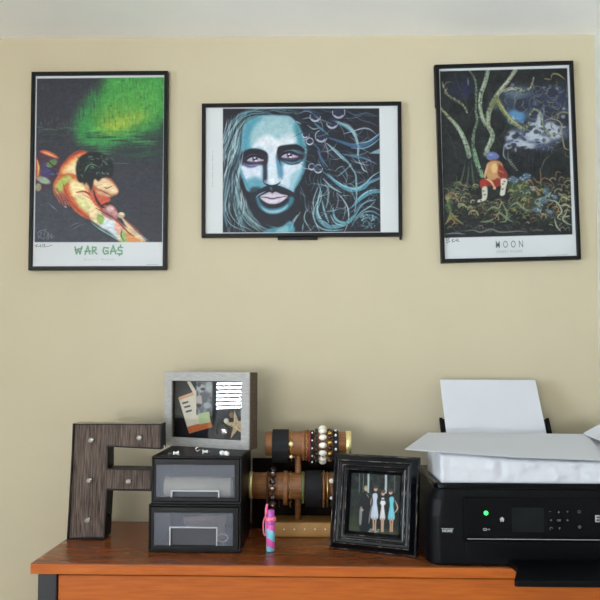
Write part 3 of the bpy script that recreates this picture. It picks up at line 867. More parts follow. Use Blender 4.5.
    for k in range(120):
        x, y = rr.uniform(308, 378), rr.uniform(165, 229)
        t = rr.uniform(0, 6.3); q = [(x, y)]
        for j in range(4):
            t += rr.uniform(.1, .5); x += 3 * math.cos(t); y += 3 * math.sin(t); q.append((min(379.5, max(300, x)), min(230, y)))
        S(q, rr.uniform(.5, 1), rr.choice([(120, 156, 168), (60, 96, 112), (26, 28, 38), (150, 176, 184)]), rr.uniform(.3, .7))
    for k in range(46):
        x0 = rr.uniform(226, 246); y0 = rr.uniform(112, 190); L = rr.uniform(18, 40); sw = rr.uniform(-9, -3) if y0 < 165 else rr.uniform(-3, 8)
        q = [(x0, y0), (x0 + sw * .3, y0 + L * .33), (x0 + sw * .7, y0 + L * .66), (x0 + sw, y0 + L)]
        q = [(max(223.6, u), min(230.6, v)) for u, v in q]
        if max(u for u, v in q) < 244 or y0 > 180: S(q, rr.uniform(.7, 1.5), rr.choice([(170, 200, 206), (140, 180, 190), (24, 26, 38), (24, 26, 38), (196, 214, 220)]), .65)
    for k in range(44):
        x = rr.uniform(312, 366); y = rr.uniform(112, 222); up = y < 165
        a0 = rr.uniform(.2, .9) if up else rr.uniform(-.9, .5); cv = rr.uniform(-.35, .35); q = [(x, y)]
        for j in range(5):
            a0 += cv; x += 4.2 * math.cos(a0); y += 4.2 * math.sin(a0); q.append((min(379.6, x), min(230, max(108.5, y))))
        S(q, rr.uniform(.6, 1.3), rr.choice([(170, 196, 208), (120, 160, 180), (150, 150, 176), (24, 26, 38)]), .6)
    for k in range(70):
        x = rr.uniform(224, 243); y = rr.uniform(112, 226); L = rr.uniform(8, 18)
        S([(x, y), (x - 1 + rr.gauss(0, 1), y + L / 2), (x + rr.gauss(-1, 2), y + L)], rr.uniform(.5, 1.1), rr.choice([(150, 184, 190), (28, 30, 42), (28, 30, 42), (90, 130, 140)]), .6)
    P.a *= (1 + P.noise(.025, 1.3) + P.noise(.025, 3))[..., None]
    inart = (P.a.mean(2, keepdims=True) < 196)
    P.a += P.noise(4.0, 0.55)[..., None] * inart
    # restore the white margins
    W0 = (210, 214, 216)
    for q in ([(198, 98), (223, 98), (223.1, 240), (198, 240)], [(380.4, 98), (405, 98), (405, 240), (381.2, 240)], [(198, 98), (405, 98), (405, 107.2), (198, 107.6)], [(198, 231.6), (405, 231), (405, 240), (198, 240)]):
        P.poly(q, W0, 1, .5, False)
    return P


def art_moon():
    P = Paint(430, 56, 586, 266, (208, 212, 216), 2.7)
    art = [(440.1, 70.3), (568, 67.2), (573.9, 234.4), (445.4, 237.6)]
    P.poly(art, (25, 28, 31), smooth=False, soft=0.5)
    rr = random.Random(5)
    P.a += (P.noise(7, 5) + P.noise(5, 1.6))[..., None] * np.array([.8, 1, .9])
    S = lambda q, w, c, al=.95: P.stroke(q, w, c, al)
    B_ = P.blob
    # night sky
    B_(462, 88, 14, 10, (26, 32, 62), .8, 1.2); B_(466, 92, 4, 6, (30, 36, 84), .7, 1)
    B_(532, 105, 34, 20, (52, 64, 88), .85, .9, 8)
    B_(554, 100, 16, 16, (46, 52, 80), .8, .8)
    B_(518, 92, 12, 6, (96, 116, 130), .7, 1)
    B_(517, 116, 9, 7, (76, 140, 190), .9, .9)
    B_(514, 120, 5, 4, (150, 190, 214), .8, .9)
    B_(540, 134, 30, 12, (88, 100, 128), .9, .7, -6)
    for (x, y, a, b) in ((537, 128, 7, 8), (533, 136, 8, 5), (513, 138, 6, 7), (522, 143, 7, 4), (552, 127, 9, 5), (544, 140, 7, 4), (530, 146, 8, 3), (556, 134, 7, 5), (541, 118, 3, 6), (509, 146, 4, 3)):
        B_(x, y, a, b, (176, 186, 196), .85, .8)
    for k in range(70):
        x, y = rr.uniform(505, 568), rr.uniform(84, 152)
        B_(x, y, rr.uniform(1, 2.6), rr.uniform(.8, 2.2), rr.choice([(130, 140, 160), (60, 70, 110), (40, 46, 70), (186, 194, 204), (90, 104, 130)]), .6, .8)
    for (x, y, a, b) in ((522, 104.7, 7.5, 7), (537.5, 103, 8.6, 6), (551.5, 110, 6.5, 8), (538.5, 90.5, 5.5, 4.5), (553, 92, 6, 5), (516, 136.5, 3.4, 2.4), (531, 128, 3, 2.5), (560, 122, 5, 3.5), (533, 114, 5, 4)):
        B_(x, y, a, b, (36, 42, 62), .92, .5)
        P.arc(x, y, (a + b) / 2, rr.uniform(0, 90), rr.uniform(200, 330), .8, (112, 116, 122), .6)
    for k in range(34):
        x, y = rr.uniform(508, 562), rr.uniform(120, 150)
        B_(x, y, rr.uniform(1, 3), rr.uniform(.8, 2.4), rr.choice([(40, 46, 74), (30, 34, 50), (60, 72, 120)]), .75, .6)
    B_(536, 103, 3.5, 2.5, (70, 84, 110), .7, 1)
    for k in range(40):
        x, y = rr.uniform(484, 545), rr.uniform(148, 160)
        S([(x, y), (x, y + rr.uniform(2, 8))], 1.2, rr.choice([(36, 42, 70), (28, 32, 50), (60, 70, 100)]), .5)
    B_(545, 147, 10, 4, (60, 68, 112), .6, .9)
    # trunks
    def K(q, w, c, c2=(186, 194, 170)):
        P.stroke(q, w, c, .95, taper=False)
        sp = spline(q, 6)
        if not isinstance(w, (list, tuple)): w = [w]
        for i, p in enumerate(sp):
            ww = float(np.interp(i / max(1, len(sp) - 1), np.linspace(0, 1, max(2, len(w))), w if len(w) > 1 else [w[0]] * 2))
            for k in range(3):
                x, y = p[0] + rr.gauss(0, ww * .28), p[1] + rr.uniform(-1.5, 1.5)
                cc = rr.choice([c2, c2, (58, 66, 52), (84, 92, 72), (36, 42, 36), (120, 130, 96)])
                B_(x, y, rr.uniform(.4, 1.1), rr.uniform(.4, .9), cc, .38, .9)
            if rr.random() < .35: P.stroke([(p[0] - ww * .5, p[1]), (p[0] - ww * .45, p[1] + 2)], .9, (30, 36, 30), .7)
    TR = (126, 146, 122); TL = (164, 176, 152); TG = (110, 116, 74)
    K([(439, 105), (448.5, 116), (457, 125), (463, 135), (467.5, 146), (470, 156)], [2, 3.6, 4.6, 5], TR)
    S([(440, 106), (448, 114.5), (455, 122)], 1.6, (150, 150, 96)); S([(458, 126), (463, 136), (467, 146)], 1.8, TL)
    K([(470.5, 70), (476, 80), (477, 96), (476.6, 110), (478, 121), (474.6, 133), (474.2, 149), (478, 164), (483, 176)], [1.6, 2, 2, 2.6, 3, 4, 4], (88, 112, 88))
    K([(475, 150), (479, 164), (483.5, 176)], 3.4, (106, 150, 112))
    K([(488.5, 70.6), (485.4, 83), (481.4, 95), (481.2, 109), (485.3, 122), (492.4, 131), (493.4, 138), (489, 147), (487, 154)], [4.4, 4.6, 3.8, 4, 5, 5.4], TR)
    S([(487.4, 72), (484, 84), (480.4, 97), (481, 110), (486, 122), (491, 130)], 1.5, TL); S([(492, 134), (490, 143), (487, 151)], 2, TL)
    K([(516, 69.5), (508.5, 80.6), (501, 90), (495.5, 99), (490, 111), (489, 124), (492, 132)], [4.4, 4, 5, 5, 4], (132, 142, 116))
    S([(515, 71), (508, 80.5), (500.5, 90), (495, 99)], 1.4, (184, 184, 160)); S([(493, 101), (489, 113), (488.6, 124)], 1.6, (150, 166, 140))
    K([(497, 97), (503, 108), (510, 118), (518, 125), (525, 128.5), (530, 123)], [5, 4.6, 4, 3], TG)
    S([(499, 100), (505, 110), (513, 120), (523, 127)], 1.5, (168, 168, 96)); B_(495, 104, 5, 5, (100, 108, 66), .7, 1)
    K([(501, 91.4), (511, 87.4), (519, 88), (526, 91), (532, 86), (534.4, 77)], 1.7, (150, 140, 108)); S([(504, 92), (512, 88.6), (519, 89.6)], .8, (200, 196, 176))
    K([(443, 82), (445, 88), (449, 95), (457, 100), (464, 105), (468, 112)], [1, 1.8, 2.4, 2], (104, 104, 74)); S([(444, 88), (447, 82), (453, 81.4)], .9, (120, 110, 84)); S([(446, 92), (448, 87)], 1, (120, 112, 84))
    S([(468.6, 77), (469, 85)], 1.3, (110, 112, 134))
    K([(530, 115), (535, 109), (541, 113), (543, 122), (546, 130), (551, 136)], 2, (120, 126, 106)); S([(543, 122), (551, 118.5), (560, 121), (563, 127), (560, 133), (551, 134), (546, 130)], 1.3, (150, 146, 112))
    S([(558, 119), (560, 113), (567, 112), (571, 115)], 1.8, (116, 122, 92)); S([(562, 130), (564, 140), (566, 148), (571, 150)], 1.3, (150, 140, 112))
    S([(552, 78), (553, 74), (558, 73), (563, 76)], 1.5, (116, 120, 78)); S([(545, 78), (552, 79)], 1.5, (120, 116, 78)); S([(553, 72), (561, 75), (566, 79)], 1, (150, 140, 90))
    for k in range(60):
        x, y = rr.uniform(534, 569), rr.uniform(84, 152)
        t = rr.uniform(0, 6.3)
        q = [(x, y)]
        for j in range(4):
            t += rr.uniform(-1.2, 1.2); x += 2.6 * math.cos(t); y += 2.6 * math.sin(t); q.append((min(570, x), y))
        S(q, rr.uniform(.5, 1), rr.choice([(140, 132, 108), (104, 106, 104), (120, 124, 96), (80, 76, 70)]), .7)
    for k in range(9):
        x, y = rr.uniform(508, 530), rr.uniform(84, 112)
        S([(x, y), (x + rr.uniform(-4, 4), y + 4), (x + rr.uniform(-5, 5), y + 9)], .6, (150, 142, 122), .7)
    S([(505, 146), (504.6, 155), (508, 160)], 1.3, (124, 134, 156)); S([(509, 150), (509.6, 160), (515, 168)], 1, (110, 120, 110)); S([(541, 172), (546, 160), (551, 156)], 1.3, (76, 84, 84))
    for k in range(6): B_(511 + k * 1.4, 160 + k * 2, 1.1, .8, (150, 150, 140), .7, .6)
    for q in ([(466, 164), (462, 180), (454, 192)], [(470, 162), (468, 182), (461, 196)], [(472, 160), (474, 178), (476, 190)], [(458, 176), (456, 190), (450, 200)]):
        S(q, [1.6, 2.6], (70, 92, 72), .8)
    for q in ([(455, 70), (459, 84), (466, 100), (470, 118)], [(482, 100), (472, 112), (468, 124)], [(446, 128), (454, 144), (458, 160)], [(495, 132), (500, 142), (502, 150)], [(508, 120), (506, 130), (500, 138)]):
        P.stroke(q, 1.6, (46, 56, 48), .7)
    for k in range(160):
        x, y = rr.uniform(442, 500), rr.uniform(72, 200)
        B_(x, y, rr.uniform(.5, 1.6), rr.uniform(.5, 1.6), rr.choice([(40, 48, 44), (52, 60, 52), (34, 38, 52), (18, 20, 24)]), .5, .9)
    # undergrowth
    B_(521, 190, 14, 9, (62, 78, 54), .85, .9, 25); B_(531, 204, 10, 6, (64, 70, 46), .7, 1)
    for k in range(620):
        x, y = rr.uniform(446, 572), rr.triangular(176, 236, 206)
        if 478 < x < 508 and y < 202: continue
        r = rr.uniform(1.4, 4.2); a0 = rr.uniform(160, 260)
        left = x < 500
        c = rr.choice([(142, 106, 70), (122, 130, 76), (90, 96, 66), (150, 138, 104), (52, 60, 46), (86, 64, 44), (40, 44, 38)] if left or x > 556 else [(104, 116, 72), (128, 126, 74), (76, 96, 92), (112, 82, 54), (60, 72, 58), (46, 54, 50)])
        P.arc(x, y, r, a0, a0 + rr.uniform(60, 140), rr.uniform(.5, 1.3), c, rr.uniform(.35, .8))
    P.poly([(446, 216), (480, 219), (520, 222), (574, 222), (574, 235), (446, 238)], (24, 27, 32), .55, 5)
    for q in ([(447, 196), (450, 205), (451, 214), (447, 223)], [(451, 212), (457, 219), (464, 224)], [(446, 224), (452, 217), (459, 216)]): S(q, [3, 2], (118, 122, 62), .9)
    B_(449, 206, 4, 7, (58, 84, 56), .7, .9); B_(448, 197, 3, 3, (130, 120, 60), .7, .8)
    for q in ([(496, 219), (500, 213), (506, 217), (507, 221), (501, 222)], [(488, 211), (494, 207), (500, 208), (503, 201)], [(503, 202), (508, 212), (508, 218), (514, 222)], [(512, 206), (518, 203), (524, 208), (532, 212)], [(482, 222), (490, 221), (494, 219)]): S(q, 2, (120, 140, 102), .85)
    S([(466, 231), (474, 230), (482, 232), (492, 229), (502, 232), (520, 231), (528, 232)], 1.6, (120, 124, 120), .8); S([(446, 234), (456, 233), (466, 234)], 1.6, (112, 130, 134), .8); S([(533, 230), (545, 230)], 1.5, (86, 92, 96), .8)
    for k in range(26):
        x = rr.uniform(446, 560); S([(x, 229 + rr.uniform(-3, 4)), (x + 3, 228 + rr.uniform(-3, 4)), (x + 7, 230 + rr.uniform(-3, 4))], .9, (90, 96, 90), .5)
    for q in ([(549, 201), (556, 201), (561, 206), (563, 212), (559, 217), (562, 220)], [(561, 206), (568, 205), (573, 208)], [(569, 208), (567, 214), (564, 219), (568, 223), (573, 225)], [(556, 219), (558, 226), (562, 231)], [(566, 217), (571, 216)], [(560, 193), (565, 197), (571, 200)]):
        S(q, 2, (140, 148, 124), .9); S(q, .7, (180, 186, 160), .6)
    for (x, y, r) in ((514.5, 179.5, 4.5), (528, 176, 4), (524, 179, 3), (545, 200, 4.6), (549, 194, 3.6), (538, 210, 4), (547, 190, 3), (534, 188, 2.6), (556, 197, 3), (541, 204, 3), (551, 212, 3)):
        B_(x, y, r, r * .7, (84, 112, 140), .85, .8, 20)
        for k in range(5): B_(x + rr.uniform(-r, r), y + rr.uniform(-2, 2), 1, .8, rr.choice([(136, 162, 180), (104, 134, 170), (60, 84, 110)]), .8, .7)
    for (x, y) in ((543, 190), (540, 194), (520, 186), (512, 190), (526, 200), (516, 210)): B_(x, y, 2, 1.6, (146, 142, 70), .7, .9)
    for q in ([(557, 178), (558, 172), (563, 173)], [(560, 182), (562, 177), (566, 179)], [(562, 192), (564, 185), (568, 186)], [(534, 177), (540, 183), (545, 178), (552, 181), (556, 187)], [(542, 186), (542, 176), (541, 168)], [(526, 184), (531, 180), (535, 186)]):
        S(q, 1.3, (132, 100, 74), .85)
    for k in range(150):
        x, y = rr.uniform(446, 572), rr.triangular(178, 232, 200)
        if 478 < x < 510 and y < 203: continue
        rad = rr.uniform(1.6, 4.5); a0 = rr.uniform(150, 260)
        P.arc(x, y, rad, a0, a0 + rr.uniform(70, 150), rr.uniform(.7, 1.4), rr.choice([(160, 150, 104), (120, 140, 84), (170, 120, 76), (150, 160, 130), (110, 120, 70)]), rr.uniform(.5, .85))
    # figure
    P.poly([(487, 166), (492, 161), (500, 161), (504, 166), (503, 177), (498, 182), (489, 180)], (186, 136, 84), 1, 1)
    B_(495.5, 168, 3.4, 5, (222, 182, 120), .9, .8); B_(500, 165, 2, 2.5, (160, 84, 60), .7, .8)
    S([(489, 165), (486.8, 172), (485.8, 178)], 2.6, (204, 158, 110)); 
    P.poly([(481, 181), (486, 178.6), (494, 180), (500, 178), (504, 184), (498, 187), (490, 186), (483, 187)], (142, 40, 30), 1, 1)
    P.poly([(500, 165), (505, 168), (508.6, 174), (508, 180), (503, 179), (499, 174)], (134, 42, 34), 1, 1); S([(499, 170), (505, 173)], 1.2, (190, 100, 60))
    P.poly([(481, 181), (487, 179), (488, 186), (482, 188)], (160, 44, 32), 1, .8)
    S([(487, 179), (492, 181.6), (496, 188)], 2.2, (212, 168, 120)); B_(495.6, 188, 1.6, 1.6, (206, 160, 116), 1, .5)
    P.poly([(483, 188), (488, 187), (488.4, 196), (486, 200.4), (479, 202.4), (479, 200), (483, 198)], (196, 192, 172), 1, .8)
    P.poly([(502, 179), (508.4, 179.6), (507, 188), (505.6, 195), (501, 195), (502, 187)], (200, 194, 176), 1, .8)
    for (x, y) in ((484.6, 191), (485.8, 194.6), (482, 200.6), (504, 184), (503.8, 189), (505.4, 181.6)): B_(x, y, 1.2, .8, (92, 84, 72), .8, .6)
    P.poly([(487.4, 156.6), (489, 152.8), (494, 151.6), (499, 154), (500, 157.6), (496, 159.4), (491, 160), (488, 159)], (88, 104, 160), 1, .8)
    B_(492, 154.6, 2.6, 1.4, (124, 140, 190), .8, .8); S([(489, 159.4), (494, 160.6), (499, 158.8)], 1.2, (150, 84, 66))
    for q in ([(560, 231), (564, 227), (568, 231)], [(565, 231), (570, 227), (571, 232)]): S(q, .8, (150, 152, 140), .8)
    P.a += P.noise(6, 0.6)[..., None]
    W0 = (206, 210, 214)
    for q in ([(428, 54), (440.1, 54), (445.4, 268), (428, 268)], [(567.8, 54), (590, 54), (590, 268), (575, 268)], [(428, 50), (590, 50), (590, 66.7), (428, 70.6)], [(428, 238), (445, 237.7), (573, 234.5), (590, 234), (590, 270), (428, 270)]):
        P.poly(q, W0, 1, .5, False)
    P.stroke([(549, 255.3), (569, 254.4)], 0.5, (150, 154, 158), 0.9, taper=False)
    return P


def art_family():
    P = Paint(346, 472, 404, 537, (22, 28, 24), 3.2)
    rr = random.Random(9)
    S, B_ = P.stroke, P.blob
    P.a += (P.noise(7, 3) + P.noise(5, 1))[..., None]
    for k in range(40):
        B_(rr.uniform(350, 400), rr.uniform(478, 496), rr.uniform(1, 3), rr.uniform(1, 3), rr.choice([(40, 54, 40), (16, 20, 18), (54, 64, 50)]), .6, .9)
    B_(355, 522, 6, 8, (44, 60, 26), .8, .9)
    P.poly([(349, 531), (352, 524), (370, 527), (400, 528), (400, 536), (349, 536)], (58, 64, 40), .8, 3)
    for (x, w) in ((368, 1.9), (385.5, 2.2), (359, 1.0), (363, .8), (394, .8)):
        c = (178, 190, 200) if w > 1.5 else (96, 104, 106)
        S([(x, 477), (x + .2, 486), (x, 494)], w, c, .9, taper=False)
    # person in dark suit
    P.poly([(360, 500), (365, 494), (369, 496), (371, 506), (370, 528), (362, 530), (359, 516)], (18, 20, 24), 1, .8)
    P.poly([(360, 509), (362.5, 508), (362, 522), (359.8, 522)], (150, 156, 150), .8, .8)
    B_(366, 490.6, 2, 2.6, (176, 160, 128), 1, .5); B_(366, 489, 1.8, 1, (150, 140, 110), .8, .5); S([(366.4, 495), (369, 499)], .9, (170, 150, 130), .8)
    B_(362.6, 510, 1.2, 1.2, (180, 150, 120), .9, .5)
    # three in dresses
    for (x, t, c, hx, w, hem, hair) in ((375, 495, (184, 196, 212), 375.6, 3.6, 517, (60, 46, 38)), (382.8, 499, (206, 204, 206), 383, 2.5, 518, (80, 56, 40)), (391.5, 498, (96, 190, 206), 390.4, 3.2, 518, (70, 50, 40))):
        P.poly([(x - w * .7, t + 2), (x - w * .4, t), (x + w * .5, t), (x + w * .75, t + 3), (x + w * .55, t + 8), (x + w, hem), (x - w, hem), (x - w * .55, t + 8)], c, 1, .6)
        B_(hx, t - 4.4, 1.9, 2.4, (196, 160, 136), 1, .5)
        B_(hx, t - 6, 2.3, 1.7, hair, .9, .5); S([(hx - 2, t - 5), (hx - 2.2, t - 1)], 1.1, hair, .9)
        for s in (-.35, .4):
            S([(x + w * s, hem), (x + w * s * .7, hem + 6), (x + w * s * .7, hem + 11)], 1.5, (184, 142, 112), 1, taper=False)
        S([(x, t + 3), (x + .5, t + 10), (x, hem - 1)], 1.2, tuple(min(255, v + 18) for v in c), .5)
    S([(372, 506), (370.6, 514), (369.4, 522)], 1.6, (150, 144, 142), .8); S([(371.6, 499), (370.8, 506)], 1, (190, 150, 124), .9)
    S([(394.6, 501), (397.4, 508), (394, 513)], 1.3, (196, 154, 124), 1)
    B_(383, 503.6, 2.8, 2.2, (226, 224, 222), .9, .5); S([(380, 500), (382.8, 501), (386, 500)], 1.1, (20, 18, 20), .9)
    for k in range(8): B_(372 + rr.uniform(-2, 8), 528 + rr.uniform(-1, 2), 1.6, .7, (150, 150, 140), .7, .6)
    return P


# ------------------------------------------------------------------ the room
LX, RX, BY, CZ = -2.4, 0.665, -4.2, PY(300, 36.5, 0).z
T = 0.12


def struct(mb, name, m):
    return tag(mb.build(name, m), kind='structure')


struct(B(LX - T, RX + T, 0, T, 0, CZ), 'wall_back', M['wall'])
struct(B(RX, RX + T, BY, 0, 0, CZ), 'wall_right', M['wall_side'])
struct(B(LX - T, RX + T, BY - T, T, CZ, CZ + T), 'ceiling', M['ceiling'])
struct(B(LX - T, RX + T, BY - T, T, -T, 0), 'floor', M['floor'])
# left wall with its window, front wall (behind the camera) with an added window for ambient fill
WY0, WY1, WZ0, WZ1 = -3.2, -1.58, 0.85, 2.2
SILL = 1.36
w = MB()
w.box(LX - T, LX, BY, WY0, 0, CZ); w.box(LX - T, LX, WY1, 0, 0, CZ)
w.box(LX - T, LX, WY0, WY1, 0, SILL); w.box(LX - T, LX, WY0, WY1, WZ1, CZ)
struct(w, 'wall_left', M['wall_side'])
VX0, VX1 = -2.2, -0.45
w = MB()
w.box(LX - T, VX0, BY - T, BY, 0, CZ); w.box(VX1, RX + T, BY - T, BY, 0, CZ)
w.box(VX0, VX1, BY - T, BY, 0, WZ0); w.box(VX0, VX1, BY - T, BY, WZ1, CZ)
struct(w, 'wall_front', M['wall_side'])


def window(n, c0, c1, axis):
    WZ0 = SILL if axis == 'x' else globals()['WZ0']
    f = MB()
    e = 0.05
    def bx(a0, a1, z0, z1, d0, d1):
        if axis == 'x': f.box(LX - T + d0, LX - T + d1, a0, a1, z0, z1)
        else: f.box(a0, a1, BY - T + d0, BY - T + d1, z0, z1)
    bx(c0, c0 + e, WZ0, WZ1, 0.02, 0.08); bx(c1 - e, c1, WZ0, WZ1, 0.02, 0.08)
    bx(c0, c1, WZ0, WZ0 + e, 0.02, 0.08); bx(c0, c1, WZ1 - e, WZ1, 0.02, 0.08)
    bx((c0 + c1) / 2 - 0.02, (c0 + c1) / 2 + 0.02, WZ0, WZ1, 0.02, 0.08)
    o = struct(f, 'window_%d' % n, M['white'])
    g = MB()
    if axis == 'x': g.box(LX - T + 0.045, LX - T + 0.049, c0 + e, c1 - e, WZ0 + e, WZ1 - e)
    else: g.box(c0 + e, c1 - e, BY - T + 0.045, BY - T + 0.049, WZ0 + e, WZ1 - e)
    g.build('window_pane', M['pane'], o)
    s = MB()
    z = WZ0 + 0.03
    while z < WZ1 - 0.04:
        if axis == 'x':
            mt = Matrix.Translation((LX - 0.02, 0, z)) @ Matrix.Rotation(R(-24), 4, 'Y')
            s.box(-0.0125, 0.0125, c0 + 0.02, c1 - 0.02, -0.0007, 0.0007, mt)
        else:
            mt = Matrix.Translation((0, BY - 0.02, z)) @ Matrix.Rotation(R(24), 4, 'X')
            s.box(c0 + 0.02, c1 - 0.02, -0.0125, 0.0125, -0.0007, 0.0007, mt)
        z += 0.024
    s.build('window_blind', M['blind'], o)
    h = MB()
    if axis == 'x': h.box(LX - 0.045, LX - 0.005, c0 + 0.015, c1 - 0.015, WZ1 - 0.035, WZ1 - 0.002)
    else: h.box(c0 + 0.015, c1 - 0.015, BY - 0.045, BY - 0.005, WZ1 - 0.035, WZ1 - 0.002)
    h.build('blind_headrail', M['white'], o)


window(1, WY0, WY1, 'x')
window(2, VX0, VX1, 'y')  # unseen rear window, added to let in ambient fill


def area(name, loc, rot, sx, sy, power, rgb):
    l = bpy.data.lights.new(name, 'AREA')
    l.shape = 'RECTANGLE'; l.size = sx; l.size_y = sy; l.energy = power; l.color = rgb
    o = bpy.data.objects.new(name, l)
    COL.objects.link(o); o.location = loc; o.rotation_euler = rot
    return o


P1, P2 = 560, 375
area('daylight_left', (LX - 0.35, (WY0 + WY1) / 2, (SILL + WZ1) / 2), (0, R(-90), 0), WZ1 - SILL + 0.5, WY1 - WY0 + 0.6, P1, (0.74, 0.88, 1.0))
area('fill_rear', ((VX0 + VX1) / 2, BY - 0.62, (WZ0 + WZ1) / 2 - 0.62), (R(90 + 30), 0, 0), VX1 - VX0 + 0.6, WZ1 - WZ0 + 0.5, P2, (1.0, 0.985, 0.985))  # added fill light, set low and tilted up to brighten the ceiling
wd = bpy.data.worlds.new('sky'); SC.world = wd; wd.use_nodes = True
wd.node_tree.nodes['Background'].inputs[0].default_value = (0.75, 0.85, 1, 1)
wd.node_tree.nodes['Background'].inputs[1].default_value = 1.0

# ------------------------------------------------------------------ framed pictures on the wall
def rect_fit(c, Y):
    w = [PY(x, y, Y) for x, y in c]          # tl tr br bl
    cen = (w[0] + w[1] + w[2] + w[3]) / 4
    wd_ = ((w[1] - w[0]).length + (w[2] - w[3]).length) / 2
    ht = ((w[0] - w[3]).length + (w[1] - w[2]).length) / 2
    d = (w[1] - w[0]) + (w[2] - w[3])
    e = (w[0] - w[3]) + (w[1] - w[2])
    a = (math.atan2(d.z, d.x) + math.atan2(-e.x, e.z)) / 2
    return cen, wd_, ht, a


def framed(name, label, corners, paint, inner, pixw):
    cen, w, h, a = rect_fit(corners, -0.016)
    r = thing(name, (cen.x, 0, cen.z), label, 'framed poster', rot=(0, -a, 0))
    fw = 0.0085
    MB().ring(w, h, [(0, 0.001), (0, 0.015), (0.0012, 0.0162), (fw - 0.001, 0.0162), (fw, 0.0152), (fw, 0.001)]).build('frame', M['black_frame'], r, world=False)
    B(-w / 2 + 0.004, w / 2 - 0.004, -0.008, -0.001, -h / 2 + 0.004, h / 2 - 0.004).build('backing_board', M['dark_grey'], r, world=False)
    iw, ih = w - 2 * fw + 0.001, h - 2 * fw + 0.001
    pr = picture('print', r, iw, ih, -0.0095, paint, pixw, M['print'], corners=inner)
    return r, w, h, a


F1, w1, h1, a1 = framed('framed_poster', 'black framed tall poster of a sprawled man under green light, lettered WAR GAS',
                    [(31, 71), (167.4, 71), (166.4, 269.3), (28.2, 270)], art_war(), [(34, 74.5), (164, 74.3), (163, 266), (33, 266.6)], 330)
F2, w2, h2, a2 = framed('framed_poster', 'black framed wide poster of a bearded long haired face painted in blue, middle of wall',
                    [(201.5, 103.4), (401.8, 101), (402, 235.5), (201.5, 237.3)], art_face(), [(205.5, 106.5), (398.5, 104.5), (399, 232), (205.5, 233)], 500)
F3, w3, h3, a3 = framed('framed_poster', 'black framed tall poster of a figure in a tangled forest, lettered MOON',
                    [(435.4, 64.3), (573, 60.3), (582, 259.3), (441.6, 262.4)], art_moon(), [(439, 68), (570, 64), (578.3, 256), (445.2, 259.2)], 330)


def on_print(F, px, py, y=-0.0099):
    """local matrix at the spot of a print (local xz of its frame)"""
    inv = W[F.name].inverted()
    p = inv @ PY(px, py, -0.0099)
    return Matrix.Translation((p.x, y, p.z))


# poster lettering (printed on the sheet)
def strokes(mb, F, glyphs, wd_, y=-0.0099):
    inv = W[F.name].inverted()
    for g in glyphs:
        p = [inv @ PY(x, yy, -0.0099) for x, yy in g]
        for i in range(len(p) - 1):
            a, b = p[i], p[i + 1]
            d = Vector((b.x - a.x, 0, b.z - a.z))
            if d.length < 1e-6: continue
            n = Vector((-d.z, 0, d.x)).normalized() * wd_ / 2
            e = d.normalized() * wd_ * 0.35
            q = [Vector((a.x, y - 0.00002 * (i % 3), a.z)) - n - e, Vector((b.x, y - 0.00002 * (i % 3), b.z)) - n + e, Vector((b.x, y - 0.00002 * (i % 3), b.z)) + n + e, Vector((a.x, y - 0.00002 * (i % 3), a.z)) + n - e]
            mb.add(q, [(0, 1, 2, 3)])
    return mb


war = [[(75, 247), (76.5, 254), (78.5, 249.5), (80, 254), (82, 246.5)], [(75, 250), (82, 248)],
       [(85, 254.5), (87.8, 246), (89.8, 254)], [(84.8, 251.5), (91, 251)],
       [(92.5, 254), (92.5, 247), (96, 247.5), (95.8, 250), (93, 250.5), (97, 254)],
       [(108.5, 248), (104, 247.5), (103, 251), (104.5, 254), (108, 253.5), (108, 251), (105.5, 251)],
       [(110.5, 254), (113.2, 245.5), (115.8, 254)], [(110.5, 251.5), (116.2, 251)],
       [(122.5, 247.5), (118.5, 247.3), (118, 250), (122, 250.8), (121.8, 254), (117.5, 253.8)], [(120.6, 245), (120.4, 247.6)], [(119.6, 253.6), (119.4, 255.6)]]
strokes(MB(), F1, war, 0.0036).build('lettering', M['text_green'], F1, world=False)
MB().text('R o b e r t   W a l k e r', 0.0078, on_print(F1, 99.5, 260.5)).build('lettering', M['text_pale'], F1, world=False)
MB().text('MOON', 0.0235, on_print(F3, 509.5, 247.6), spacing=1.85, xs=0.62, thick=0.00012).build('lettering', M['text_grey'], F3, world=False)
MB().text('ROBERT WALKER', 0.0080, on_print(F3, 509.5, 252.6), spacing=1.25, xs=0.8, thick=0.0002).build('lettering', M['text_pale'], F3, world=False)
sig = [[(447, 243), (446.5, 237.8), (449.5, 238.5), (447.5, 240.2), (450, 241.5), (447, 243)], [(451.5, 240.5), (453.5, 239), (452, 242), (454.5, 241.5), (456.5, 238.8), (458.5, 239.8), (456, 241), (459.5, 241.3)]]
strokes(MB(), F3, sig, 0.0011).build('signature', M['ink'], F3, world=False)
sig = [[(34.8, 246), (37.5, 244.4), (36, 247), (39, 246.5), (40.8, 244.5), (40, 247), (43, 246.8), (42.5, 244.3), (45, 244.5), (44, 247), (48, 246.4), (52, 245.4)]]
strokes(MB(), F1, sig, 0.0010).build('signature', M['ink'], F1, world=False)
m_ = MB()
_p0 = on_print(F2, 212.6, 150).translation; _p1 = on_print(F2, 212.6, 187).translation
for _k in range(26):   # a line of print too small to read
    _z = _p1.z + (_p0.z - _p1.z) * _k / 26
    if _k % 6 != 5: m_.box(_p0.x - 0.0009, _p0.x + 0.0009, -0.0099, -0.0097, _z, _z + 0.0021)
m_.build('lettering', M['text_pale'], F2, world=False)
